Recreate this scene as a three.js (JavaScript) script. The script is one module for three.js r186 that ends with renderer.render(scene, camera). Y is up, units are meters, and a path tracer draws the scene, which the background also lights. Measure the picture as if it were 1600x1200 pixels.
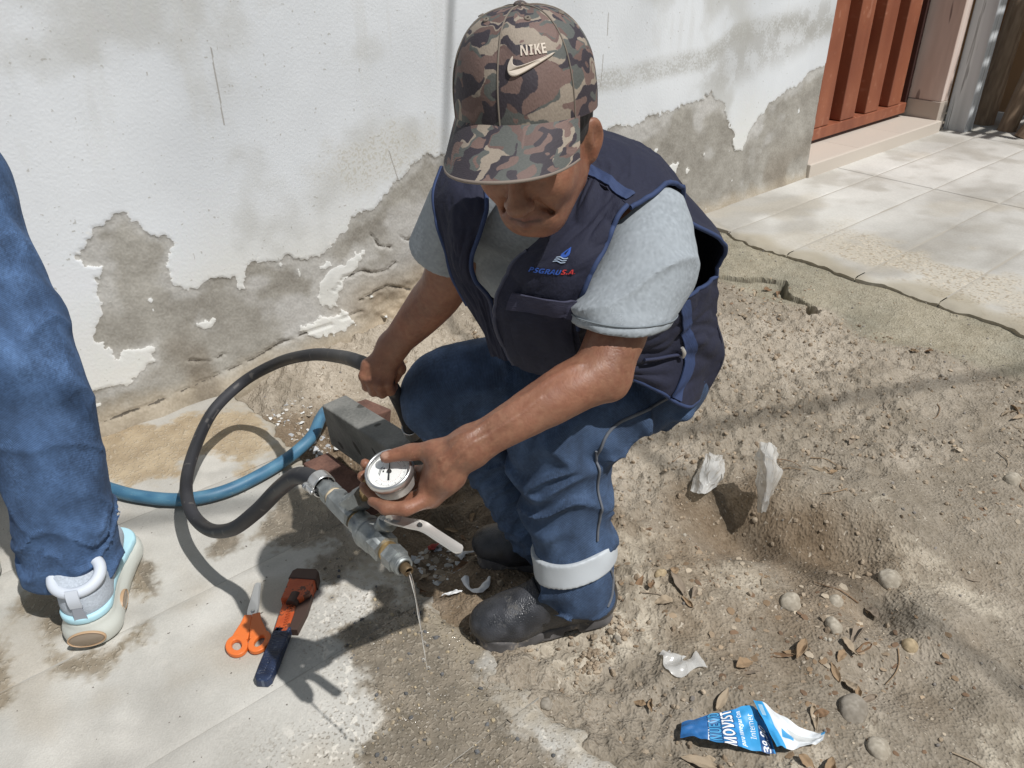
import * as THREE from 'three';
import { mergeGeometries, mergeVertices } from 'three/addons/utils/BufferGeometryUtils.js';
import { FontLoader } from 'three/addons/loaders/FontLoader.js';
import { RoundedBoxGeometry } from 'three/addons/geometries/RoundedBoxGeometry.js';

// ---------------------------------------------------------------- camera, sky, sun, exposure
const scene = new THREE.Scene();
const camera = new THREE.PerspectiveCamera(51.64, 4 / 3, 0.05, 200);
camera.position.set(0, 1.5, 0);
camera.up.set(0.3392, 0.86066, -0.37975);
camera.lookAt(0.55557, 1.5 - 0.50904, -0.65743);
const SUN = new THREE.Vector3(0.085, 0.85, 0.52).normalize();
const SKYI = 0.32;
// hazy bright sky: pale blue overhead, whiter towards the horizon and round the sun
const skyTex = (() => {
  const w = 512, h = 256, d = new Float32Array(w * h * 4);
  for (let j = 0; j < h; j++) for (let i = 0; i < w; i++) {
    const el = ((j + 0.5) / h - 0.5) * Math.PI, az = ((i + 0.5) / w - 0.5) * 2 * Math.PI, y = Math.sin(el), c = Math.cos(el);
    const cs = Math.cos(az) * c * SUN.x + y * SUN.y + Math.sin(az) * c * SUN.z, k = Math.max(y, 0) ** 0.55, glow = 0.9 * Math.exp((cs - 1) * 9);
    const o = (j * w + i) * 4; d[o] = 0.86 - 0.42 * k + glow; d[o + 1] = 0.89 - 0.30 * k + glow * 0.97; d[o + 2] = 0.92 - 0.12 * k + glow * 0.9; d[o + 3] = 1;
    if (y < 0) { const g = Math.min(1, -y * 8); d[o] = d[o] * (1 - g) + 0.34 * g; d[o + 1] = d[o + 1] * (1 - g) + 0.30 * g; d[o + 2] = d[o + 2] * (1 - g) + 0.25 * g; }
  }
  const t = new THREE.DataTexture(d, w, h, THREE.RGBAFormat, THREE.FloatType); t.mapping = THREE.EquirectangularReflectionMapping; t.magFilter = t.minFilter = THREE.LinearFilter; t.wrapS = THREE.RepeatWrapping; t.needsUpdate = true; return t;
})();
scene.background = skyTex; scene.environment = skyTex;
scene.backgroundIntensity = SKYI; scene.environmentIntensity = SKYI;
const sun = new THREE.DirectionalLight(new THREE.Color(1, 0.985, 0.97), 4.2);
sun.position.copy(SUN).multiplyScalar(12).add(new THREE.Vector3(1.6, 0, -1.6));
sun.target.position.set(1.6, 0, -1.6);
sun.castShadow = true; sun.shadow.mapSize.set(4096, 4096); sun.shadow.radius = 1.2;
Object.assign(sun.shadow.camera, { left: -7, right: 7, top: 7, bottom: -7, near: 0.5, far: 40 });
scene.add(sun, sun.target);
const renderer = new THREE.WebGLRenderer({ antialias: true });
renderer.setSize(1024, 768);
renderer.toneMapping = THREE.LinearToneMapping;
renderer.toneMappingExposure = 0.99;
renderer.shadowMap.enabled = true;

// ---------------------------------------------------------------- small maths
const V = (a, b, c) => Array.isArray(a) ? new THREE.Vector3(a[0], a[1], a[2]) : new THREE.Vector3(a, b, c);
const lerp = (a, b, t) => a + (b - a) * t, clamp = (x, a = 0, b = 1) => x < a ? a : x > b ? b : x;
const sstep = (a, b, x) => { const t = clamp((x - a) / (b - a)); return t * t * (3 - 2 * t); };
const mix3 = (a, b, t) => [lerp(a[0], b[0], t), lerp(a[1], b[1], t), lerp(a[2], b[2], t)];
function rngOf(s) { return () => { s |= 0; s = s + 0x6D2B79F5 | 0; let t = Math.imul(s ^ s >>> 15, 1 | s); t = t + Math.imul(t ^ t >>> 7, 61 | t) ^ t; return ((t ^ t >>> 14) >>> 0) / 4294967296; }; }
const PERM = new Uint8Array(512), VAL = new Float32Array(512);
{ const r = rngOf(77); const p = [...Array(256).keys()]; for (let i = 255; i > 0; i--) { const j = Math.floor(r() * (i + 1)); [p[i], p[j]] = [p[j], p[i]]; } for (let i = 0; i < 512; i++) { PERM[i] = p[i & 255]; VAL[i] = p[i & 255] / 127.5 - 1; } }
function n2(x, y) {
  const xi = Math.floor(x), yi = Math.floor(y); let fx = x - xi, fy = y - yi; fx = fx * fx * (3 - 2 * fx); fy = fy * fy * (3 - 2 * fy);
  const a = PERM[xi & 255], b = PERM[(xi + 1) & 255], Y = yi & 255, Z = (yi + 1) & 255;
  const v00 = VAL[PERM[a + Y]], v10 = VAL[PERM[b + Y]], v01 = VAL[PERM[a + Z]], v11 = VAL[PERM[b + Z]];
  return (v00 + (v10 - v00) * fx) + ((v01 + (v11 - v01) * fx) - (v00 + (v10 - v00) * fx)) * fy;
}
function n3(x, y, z) {
  const zi = Math.floor(z); let fz = z - zi; fz = fz * fz * (3 - 2 * fz);
  const o = PERM[zi & 255] * 1.37, o2 = PERM[(zi + 1) & 255] * 1.37;
  const a = n2(x + o, y + o * 0.7), b = n2(x + o2, y + o2 * 0.7); return a + (b - a) * fz;
}
function fbm(x, y, o = 4) { let s = 0, a = 0.5, t = 0; for (let i = 0; i < o; i++) { s += a * n2(x, y); t += a; a *= 0.5; x = x * 2.03 + 17.1; y = y * 2.03 + 5.3; } return s / t; }
function fbm3(x, y, z, o = 3) { let s = 0, a = 0.5, t = 0; for (let i = 0; i < o; i++) { s += a * n3(x, y, z); t += a; a *= 0.5; x = x * 2.03 + 7.1; y = y * 2.03 + 5.3; z = z * 2.03 + 3.7; } return s / t; }
function polySD(px, py, P) {     // signed distance to a polygon, negative inside
  let d = 1e9, s = 1;
  for (let i = 0, j = P.length - 1; i < P.length; j = i, i++) {
    const ex = P[j][0] - P[i][0], ey = P[j][1] - P[i][1], wx = px - P[i][0], wy = py - P[i][1];
    const t = clamp((wx * ex + wy * ey) / (ex * ex + ey * ey)), bx = wx - ex * t, by = wy - ey * t;
    d = Math.min(d, bx * bx + by * by);
    const c1 = py >= P[i][1], c2 = py < P[j][1], c3 = ex * wy > ey * wx;
    if ((c1 && c2 && c3) || (!c1 && !c2 && !c3)) s = -s;
  }
  return s * Math.sqrt(d);
}
function segD(px, py, L) { let d = 1e9; for (let i = 1; i < L.length; i++) { const ex = L[i][0] - L[i - 1][0], ey = L[i][1] - L[i - 1][1], wx = px - L[i - 1][0], wy = py - L[i - 1][1]; const t = clamp((wx * ex + wy * ey) / (ex * ex + ey * ey)); d = Math.min(d, Math.hypot(wx - ex * t, wy - ey * t)); } return d; }

// ---------------------------------------------------------------- textures
function tex(w, h, fn, srgb = true, wrap = THREE.RepeatWrapping) {
  const d = new Uint8Array(w * h * 4);
  for (let j = 0; j < h; j++) for (let i = 0; i < w; i++) { const c = fn((i + 0.5) / w, (j + 0.5) / h), k = (j * w + i) * 4; d[k] = clamp(c[0], 0, 255); d[k + 1] = clamp(c[1], 0, 255); d[k + 2] = clamp(c[2], 0, 255); d[k + 3] = 255; }
  const t = new THREE.DataTexture(d, w, h, THREE.RGBAFormat); t.wrapS = t.wrapT = wrap; t.magFilter = THREE.LinearFilter; t.minFilter = THREE.LinearMipmapLinearFilter; t.generateMipmaps = true;
  if (srgb) t.colorSpace = THREE.SRGBColorSpace; t.needsUpdate = true; return t;
}
// colour + (R bump, G roughness) pair computed in one pass: fn -> [r,g,b,bump 0..1,rough 0..1]
function texPair(w, h, fn, wrap = THREE.RepeatWrapping) {
  const E = new Uint8Array(w * h * 2);
  const c = tex(w, h, (u, v) => { const o = fn(u, v), k = (Math.floor(v * h) * w + Math.floor(u * w)) * 2; E[k] = clamp(o[3]) * 255; E[k + 1] = clamp(o[4]) * 255; return o; }, true, wrap);
  const e = tex(w, h, (u, v) => { const k = (Math.floor(v * h) * w + Math.floor(u * w)) * 2; return [E[k], E[k + 1], 0]; }, false, wrap);
  return [c, e];
}
// periodic noise for tiles
function pn(u, v, f, seed = 0) { const a = n2(u * f + seed, v * f + seed), b = n2((u - 1) * f + seed, v * f + seed), c = n2(u * f + seed, (v - 1) * f + seed), d = n2((u - 1) * f + seed, (v - 1) * f + seed); return lerp(lerp(a, b, u), lerp(c, d, u), v); }

// ---------------------------------------------------------------- scene bookkeeping
const taken = {};
function numbered(n) { const k = taken[n] = (taken[n] ?? -1) + 1; return k ? n + '_' + String(k).padStart(3, '0') : n; }
function tag(o, label, category, group, kind) { if (label) o.userData.label = label; if (category) o.userData.category = category; if (group) o.userData.group = group; if (kind) o.userData.kind = kind; return o; }
function mesh(name, geo, mat, parent) {
  const m = new THREE.Mesh(geo, mat); m.name = parent ? name : numbered(name); m.castShadow = m.receiveShadow = true; (parent || scene).add(m); return m;
}
function thing(name, label, category, group, base = [0, 0, 0]) { const g = new THREE.Group(); g.name = numbered(name); g.userData = { base }; tag(g, label, category, group); scene.add(g); return g; }
function rebase(g) { const b = V(g.userData.base); delete g.userData.base; for (const c of g.children) c.position.sub(b); g.position.copy(b); return g; }
function struct(name, geo, mat, label) { const m = mesh(name, geo, mat); m.userData = { kind: 'structure', label }; return m; }

// ---------------------------------------------------------------- geometry helpers
const G_ = (pos, idx, uv) => { const g = new THREE.BufferGeometry(); g.setAttribute('position', new THREE.Float32BufferAttribute(pos, 3)); if (uv) g.setAttribute('uv', new THREE.Float32BufferAttribute(uv, 2)); if (idx) g.setIndex(idx); g.computeVertexNormals(); return g; };
function gridGeo(nu, nv, fn, closeU = false) {   // fn(u,v) -> [x,y,z,(uvx,uvy)]
  const p = [], t = [], idx = [];
  for (let j = 0; j <= nv; j++) for (let i = 0; i <= nu; i++) { const q = fn(i / nu, j / nv); p.push(q[0], q[1], q[2]); t.push(q[3] ?? i / nu, q[4] ?? j / nv); }
  for (let j = 0; j < nv; j++) for (let i = 0; i < nu; i++) { const a = j * (nu + 1) + i, b = a + 1, c = a + nu + 1, d = c + 1; idx.push(a, b, c, b, d, c); }
  const g = G_(p, idx, t);
  if (closeU) { const n = g.attributes.normal; for (let j = 0; j <= nv; j++) { const a = j * (nu + 1), b = a + nu; const x = n.getX(a) + n.getX(b), y = n.getY(a) + n.getY(b), z = n.getZ(a) + n.getZ(b), l = Math.hypot(x, y, z) || 1; n.setXYZ(a, x / l, y / l, z / l); n.setXYZ(b, x / l, y / l, z / l); } }
  return g;
}
const box = (w, h, d, x = 0, y = 0, z = 0, r = 0.004, s = 2) => { const g = new RoundedBoxGeometry(w, h, d, s, Math.min(r, w / 2.1, h / 2.1, d / 2.1)); g.translate(x, y, z); return g; };
const merge = a => { const b = a.map(g => { g = g.index ? g.toNonIndexed() : g; for (const k of Object.keys(g.attributes)) if (!['position', 'normal', 'uv'].includes(k)) g.deleteAttribute(k); if (!g.attributes.uv) g.setAttribute('uv', new THREE.Float32BufferAttribute(new Float32Array(g.attributes.position.count * 2), 2)); return g; }); return mergeGeometries(b); };
// tube along points with radius function; uv in metres
function tube(pts, rad, seg = 64, rs = 12, caps = true, closed = false) {
  const cv = new THREE.CatmullRomCurve3(pts.map(p => p.isVector3 ? p : V(p)), closed, 'centripetal');
  const fr = cv.computeFrenetFrames(seg, closed), L = cv.getLength(); const R = typeof rad === 'function' ? rad : () => rad;
  const p = [], t = [], idx = [];
  for (let j = 0; j <= seg; j++) { const c = cv.getPointAt(j / seg), r = R(j / seg); for (let i = 0; i <= rs; i++) { const a = i / rs * Math.PI * 2, ca = Math.cos(a) * r, sa = Math.sin(a) * r; const N = fr.normals[j], B = fr.binormals[j]; p.push(c.x + N.x * ca + B.x * sa, c.y + N.y * ca + B.y * sa, c.z + N.z * ca + B.z * sa); t.push(j / seg * L, i / rs * 6.283 * r); } }
  for (let j = 0; j < seg; j++) for (let i = 0; i < rs; i++) { const a = j * (rs + 1) + i, b = a + 1, c = a + rs + 1, d = c + 1; idx.push(a, c, b, b, c, d); }
  const g = G_(p, idx, t);
  const n = g.attributes.normal; for (let j = 0; j <= seg; j++) { const a = j * (rs + 1), b = a + rs; n.setXYZ(b, n.getX(a), n.getY(a), n.getZ(a)); }
  if (!caps) return g;
  const out = [g];
  for (const e of [0, 1]) { const c = cv.getPointAt(e), q = [c.x, c.y, c.z], ii = []; const base = e * seg * (rs + 1); for (let i = 0; i <= rs; i++) q.push(p[(base + i) * 3], p[(base + i) * 3 + 1], p[(base + i) * 3 + 2]); for (let i = 1; i <= rs; i++) e ? ii.push(0, i, i + 1) : ii.push(0, i + 1, i); out.push(G_(q, ii, new Array((rs + 2) * 2).fill(0))); }
  return merge(out);
}
// stack of coaxial turned sections between two points: sections [t along, radius]
function turned(A, B, prof, sides = 28, flat = false) {
  const a = V(A), b = V(B), ax = b.clone().sub(a), L = ax.length(); ax.normalize();
  const g = new THREE.LatheGeometry(prof.map(([t, r]) => new THREE.Vector2(r, t * L)), sides);
  g.applyQuaternion(new THREE.Quaternion().setFromUnitVectors(V(0, 1, 0), ax)); g.translate(a.x, a.y, a.z);
  if (flat) { const h = g.toNonIndexed(); h.computeVertexNormals(); return h; }
  return g;
}
// naive surface nets over a signed distance function
function nets(f, lo, hi, h) {
  const nx = Math.ceil((hi[0] - lo[0]) / h) + 1, ny = Math.ceil((hi[1] - lo[1]) / h) + 1, nz = Math.ceil((hi[2] - lo[2]) / h) + 1;
  const F = new Float32Array(nx * ny * nz), B = 4, far = h * B * 1.25 + 0.012;
  for (let bz = 0; bz < nz; bz += B) for (let by = 0; by < ny; by += B) for (let bx = 0; bx < nx; bx += B) {
    const c = f(lo[0] + (bx + 1.5) * h, lo[1] + (by + 1.5) * h, lo[2] + (bz + 1.5) * h), skip = Math.abs(c) > far;
    for (let z = bz; z < Math.min(bz + B, nz); z++) for (let y = by; y < Math.min(by + B, ny); y++) for (let x = bx; x < Math.min(bx + B, nx); x++) F[(z * ny + y) * nx + x] = skip ? c : f(lo[0] + x * h, lo[1] + y * h, lo[2] + z * h);
  }
  const id = new Int32Array(nx * ny * nz).fill(-1), pos = []; let n = 0;
  const at = (x, y, z) => F[(z * ny + y) * nx + x];
  const E = [[0, 1], [2, 3], [4, 5], [6, 7], [0, 2], [1, 3], [4, 6], [5, 7], [0, 4], [1, 5], [2, 6], [3, 7]], v = new Float32Array(8);
  for (let z = 0; z < nz - 1; z++) for (let y = 0; y < ny - 1; y++) for (let x = 0; x < nx - 1; x++) {
    let m = 0; for (let k = 0; k < 8; k++) { v[k] = at(x + (k & 1), y + (k >> 1 & 1), z + (k >> 2)); if (v[k] < 0) m |= 1 << k; }
    if (m === 0 || m === 255) continue;
    let sx = 0, sy = 0, sz = 0, c = 0;
    for (const [a, b] of E) { if ((v[a] < 0) === (v[b] < 0)) continue; const t = v[a] / (v[a] - v[b]); sx += lerp(a & 1, b & 1, t); sy += lerp(a >> 1 & 1, b >> 1 & 1, t); sz += lerp(a >> 2, b >> 2, t); c++; }
    id[(z * ny + y) * nx + x] = n++; pos.push(lo[0] + (x + sx / c) * h, lo[1] + (y + sy / c) * h, lo[2] + (z + sz / c) * h);
  }
  const idx = [], I = (x, y, z) => id[(z * ny + y) * nx + x];
  for (let z = 1; z < nz - 1; z++) for (let y = 1; y < ny - 1; y++) for (let x = 1; x < nx - 1; x++) {
    const s = at(x, y, z) < 0;
    const q = (a, b, c, d) => { if (a < 0 || b < 0 || c < 0 || d < 0) return; s ? idx.push(a, b, c, a, c, d) : idx.push(a, c, b, a, d, c); };
    if (s !== at(x + 1, y, z) < 0) q(I(x, y - 1, z - 1), I(x, y, z - 1), I(x, y, z), I(x, y - 1, z));
    if (s !== at(x, y + 1, z) < 0) q(I(x - 1, y, z - 1), I(x - 1, y, z), I(x, y, z), I(x, y, z - 1));
    if (s !== at(x, y, z + 1) < 0) q(I(x - 1, y - 1, z), I(x, y - 1, z), I(x, y, z), I(x - 1, y, z));
  }
  return G_(pos, idx);
}
// per-triangle axis-aligned uv (metres) for surface-nets meshes carrying an isotropic tile
function triUV(g, s = 1) {
  const c = g.attributes.color; const h = g.toNonIndexed(), p = h.attributes.position, uv = new Float32Array(p.count * 2);
  for (let i = 0; i < p.count; i += 3) {
    const ax = p.getX(i + 1) - p.getX(i), ay = p.getY(i + 1) - p.getY(i), az = p.getZ(i + 1) - p.getZ(i), bx = p.getX(i + 2) - p.getX(i), by = p.getY(i + 2) - p.getY(i), bz = p.getZ(i + 2) - p.getZ(i);
    const X = Math.abs(ay * bz - az * by), Y = Math.abs(az * bx - ax * bz), Z = Math.abs(ax * by - ay * bx);
    for (let k = i; k < i + 3; k++) { const x = p.getX(k), y = p.getY(k), z = p.getZ(k); const [a, b] = X >= Y && X >= Z ? [z, y] : Y >= Z ? [x, z] : [x, y]; uv[k * 2] = a * s; uv[k * 2 + 1] = b * s; }
  }
  h.setAttribute('uv', new THREE.BufferAttribute(uv, 2)); return h;
}
function paintV(g, fn) { const p = g.attributes.position, n = g.attributes.normal, c = new Float32Array(p.count * 3); for (let i = 0; i < p.count; i++) { const q = fn(p.getX(i), p.getY(i), p.getZ(i), n.getX(i), n.getY(i), n.getZ(i)); c[i * 3] = q[0]; c[i * 3 + 1] = q[1]; c[i * 3 + 2] = q[2]; } g.setAttribute('color', new THREE.BufferAttribute(c, 3)); return g; }
// distance pieces
const smin = (a, b, k) => { const h = Math.max(k - Math.abs(a - b), 0) / k; return Math.min(a, b) - h * h * k * 0.25; };
const smax = (a, b, k) => -smin(-a, -b, k);
function cone(a, b, ra, rb) {   // tapered capsule
  const bx = b[0] - a[0], by = b[1] - a[1], bz = b[2] - a[2], l2 = bx * bx + by * by + bz * bz || 1e-9;
  return (x, y, z) => { const px = x - a[0], py = y - a[1], pz = z - a[2]; const t = clamp((px * bx + py * by + pz * bz) / l2); return Math.hypot(px - bx * t, py - by * t, pz - bz * t) - (ra + (rb - ra) * t); };
}
function ell(c, r, q) {     // ellipsoid, optional axes [X,Y,Z] unit vectors
  const X = q ? q[0] : [1, 0, 0], Y = q ? q[1] : [0, 1, 0], Z = q ? q[2] : [0, 0, 1];
  return (x, y, z) => { const dx = x - c[0], dy = y - c[1], dz = z - c[2]; const a = (dx * X[0] + dy * X[1] + dz * X[2]), b = (dx * Y[0] + dy * Y[1] + dz * Y[2]), e = (dx * Z[0] + dy * Z[1] + dz * Z[2]); const k0 = Math.hypot(a / r[0], b / r[1], e / r[2]), k1 = Math.hypot(a / r[0] ** 2, b / r[1] ** 2, e / r[2] ** 2); return k1 < 1e-9 ? -Math.min(...r) : k0 * (k0 - 1) / k1; };
}
// smooth limb: radius and path interpolated through joints, no swelling at the joints
function limb(pts, rs, n = 26) {
  const cv = new THREE.CatmullRomCurve3(pts.map(p => V(p)), false, 'centripetal'), cr = new THREE.CatmullRomCurve3(rs.map((r, i) => new THREE.Vector3(r, i / (rs.length - 1), 0)), false, 'centripetal'), q = [], R = []; for (let i = 0; i <= n; i++) { const p = cv.getPoint(i / n); q.push([p.x, p.y, p.z]); R.push(cr.getPoint(i / n).x); }
  const cs = []; for (let i = 0; i < n; i++) cs.push(cone(q[i], q[i + 1], R[i], R[i + 1]));
  const mid = q[n >> 1]; let reach = 0; for (let i = 0; i <= n; i++) reach = Math.max(reach, vlen(vsub(q[i], mid)) + R[i]);
  return (x, y, z) => { const e = Math.hypot(x - mid[0], y - mid[1], z - mid[2]) - reach; if (e > 0.1) return e; let d = 1e9; for (const c of cs) { const t = c(x, y, z); if (t < d) d = t; } return d; };
}
const uni = (k, ...fs) => (x, y, z) => { let d = 1e9; for (const f of fs) { const e = f(x, y, z); d = d > 1e8 ? e : smin(d, e, k); } return d; };
const vadd = (a, b, s = 1) => [a[0] + b[0] * s, a[1] + b[1] * s, a[2] + b[2] * s], vsub = (a, b) => [a[0] - b[0], a[1] - b[1], a[2] - b[2]], vdot = (a, b) => a[0] * b[0] + a[1] * b[1] + a[2] * b[2], vlen = a => Math.hypot(...a), vnorm = a => { const l = vlen(a) || 1; return [a[0] / l, a[1] / l, a[2] / l]; }, vcross = (a, b) => [a[1] * b[2] - a[2] * b[1], a[2] * b[0] - a[0] * b[2], a[0] * b[1] - a[1] * b[0]], vmix = (a, b, t) => [lerp(a[0], b[0], t), lerp(a[1], b[1], t), lerp(a[2], b[2], t)];
function bounds(pts, m) { const lo = [1e9, 1e9, 1e9], hi = [-1e9, -1e9, -1e9]; for (const p of pts) for (let k = 0; k < 3; k++) { lo[k] = Math.min(lo[k], p[k] - m); hi[k] = Math.max(hi[k], p[k] + m); } return [lo, hi]; }
// smooth control-point patch (Catmull-Rom both ways); returns point function of (u,v)
function patchFn(rows) {
  const cr = (a, b, c, d, t) => 0.5 * ((2 * b) + (-a + c) * t + (2 * a - 5 * b + 4 * c - d) * t * t + (-a + 3 * b - 3 * c + d) * t * t * t);
  const ev = (L, t) => { const n = L.length - 1, s = clamp(t) * n, i = Math.min(Math.floor(s), n - 1), f = s - i; const P = k => k < 0 ? vadd(L[0], vsub(L[0], L[1])) : k > n ? vadd(L[n], vsub(L[n], L[n - 1])) : L[k]; const a = P(i - 1), b = P(i), c = P(i + 1), d = P(i + 2); return [0, 1, 2].map(k => cr(a[k], b[k], c[k], d[k], f)); };
  return (u, v) => ev(rows.map(r => ev(r, u)), v);
}
function patchNormal(f, u, v) { const e = 0.01, a = vsub(f(Math.min(u + e, 1), v), f(Math.max(u - e, 0), v)), b = vsub(f(u, Math.min(v + e, 1)), f(u, Math.max(v - e, 0))); return vnorm(vcross(a, b)); }
// cloth sheet with real thickness from a patch; out = which side is outside (+1/-1)
function sheet(f, nu, nv, th, disp = () => 0, uvS = [1, 1]) {
  const P = [], N = []; for (let j = 0; j <= nv; j++) for (let i = 0; i <= nu; i++) P.push(f(i / nu, j / nv));
  for (let j = 0; j <= nv; j++) for (let i = 0; i <= nu; i++) { const A = (a, b) => P[clamp(b, 0, nv) * (nu + 1) + clamp(a, 0, nu)]; N.push(vnorm(vcross(vsub(A(i + 1, j), A(i - 1, j)), vsub(A(i, j + 1), A(i, j - 1))))); }
  const pos = [], uv = [], idx = [], M = (nu + 1) * (nv + 1);
  for (const s of [1, -1]) for (let j = 0; j <= nv; j++) for (let i = 0; i <= nu; i++) { const k = j * (nu + 1) + i, d = disp(i / nu, j / nv) + s * th / 2; pos.push(...vadd(P[k], N[k], d)); uv.push(i / nu * uvS[0], j / nv * uvS[1]); }
  const q = (a, b, c, d, fl) => fl ? idx.push(a, c, b, b, c, d) : idx.push(a, b, c, b, d, c);
  for (let j = 0; j < nv; j++) for (let i = 0; i < nu; i++) { const a = j * (nu + 1) + i; q(a, a + 1, a + nu + 1, a + nu + 2, false); q(a + M, a + 1 + M, a + nu + 1 + M, a + nu + 2 + M, true); }
  const g1 = G_(pos, idx, uv);
  const p2 = [], u2 = [], i2 = []; const rim = []; for (let i = 0; i < nu; i++) rim.push(i); for (let j = 0; j < nv; j++) rim.push(j * (nu + 1) + nu); for (let i = nu; i > 0; i--) rim.push(nv * (nu + 1) + i); for (let j = nv; j > 0; j--) rim.push(j * (nu + 1));
  for (const k of rim) for (const o of [0, M]) { p2.push(pos[(k + o) * 3], pos[(k + o) * 3 + 1], pos[(k + o) * 3 + 2]); u2.push(uv[k * 2], uv[k * 2 + 1]); }
  for (let k = 0; k < rim.length; k++) { const a = k * 2, b = ((k + 1) % rim.length) * 2; i2.push(a, a + 1, b, b, a + 1, b + 1); }
  return merge([g1, G_(p2, i2, u2)]);
}
const FONT = await new FontLoader().loadAsync('fonts/droid/droid_sans_bold.typeface.json');
const std = (o) => new THREE.MeshStandardMaterial(Object.assign({ roughness: 0.9, metalness: 0, side: THREE.DoubleSide }, o));
const lin = (r, g, b) => new THREE.Color().setRGB(r, g, b);

// ================================================================ SETTING
const WZ = -2.61;
// ---- left concrete slab: strips between scored joints, ragged outer edge
const LX0 = -0.5, LX1 = 0.95, LZ0 = -2.7, LZ1 = -0.35;
const wetPolys = [
  [[0.765,0,-1.189],[0.736,0,-1.286],[0.705,0,-1.357],[0.615,0,-1.335],[0.553,0,-1.321],[0.535,0,-1.245],[0.556,0,-1.153],[0.504,0,-1.084],[0.477,0,-1.002],[0.397,0,-0.974],[0.335,0,-0.871],[0.612,0,-0.629],[0.703,0,-0.708],[0.692,0,-0.856],[0.734,0,-0.884],[0.769,0,-1.066]],
  [[0.757,0,-1.57],[0.645,0,-1.584],[0.6,0,-1.573],[0.603,0,-1.508],[0.611,0,-1.455],[0.704,0,-1.482],[0.75,0,-1.508]],
  [[0.233,0,-2.426],[0.304,0,-2.407],[0.361,0,-2.281],[0.475,0,-2.211],[0.564,0,-2.283],[0.611,0,-2.241],[0.656,0,-2.051],[0.732,0,-2.12],[0.771,0,-2.132],[0.844,0,-2.407],[0.656,0,-2.518],[0.365,0,-2.617]],
  [[0.24,0,-1.906],[0.273,0,-1.878],[0.271,0,-1.799],[0.246,0,-1.745],[0.219,0,-1.768],[0.22,0,-1.844]],
  [[0.012,0,-1.678],[0.086,0,-1.613],[0.173,0,-1.653],[0.151,0,-1.607],[0.064,0,-1.584],[0.027,0,-1.604],[0.004,0,-1.648]],
  [[-0.079,0,-1.861],[-0.077,0,-1.806],[-0.092,0,-1.672],[-0.124,0,-1.644],[-0.191,0,-1.691],[-0.131,0,-1.88]],
  [[0.576,0,-1.784],[0.687,0,-1.938],[0.753,0,-1.859],[0.827,0,-1.835],[0.822,0,-1.678],[0.724,0,-1.582],[0.643,0,-1.653],[0.564,0,-1.688]],
  [[0.47,0,-1.855],[0.486,0,-1.841],[0.474,0,-1.785],[0.453,0,-1.779],[0.455,0,-1.819]],
  [[-0.041,0,-1.91],[0.04,0,-2.002],[0.088,0,-1.884],[0.051,0,-1.747],[-0.005,0,-1.81]],
].map(P => P.map(p => [p[0], p[2]]));
const slabEdge = z => 0.79 + 0.045 * fbm(z * 3.2, 1.7, 3) + 0.018 * n2(z * 26, 4) + 0.008 * n2(z * 80, 9) + 0.05 * sstep(-1.5, -2.2, z);
function slabWet(x, z) {      // 0 dry .. 1 wet
  const w = fbm(x * 14, z * 14, 4) * 0.06 + n2(x * 90, z * 90) * 0.012; let d = 1e9;
  for (const P of wetPolys) d = Math.min(d, polySD(x, z, P));
  return 1 - sstep(-0.022, 0.03, d + w);
}
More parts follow.
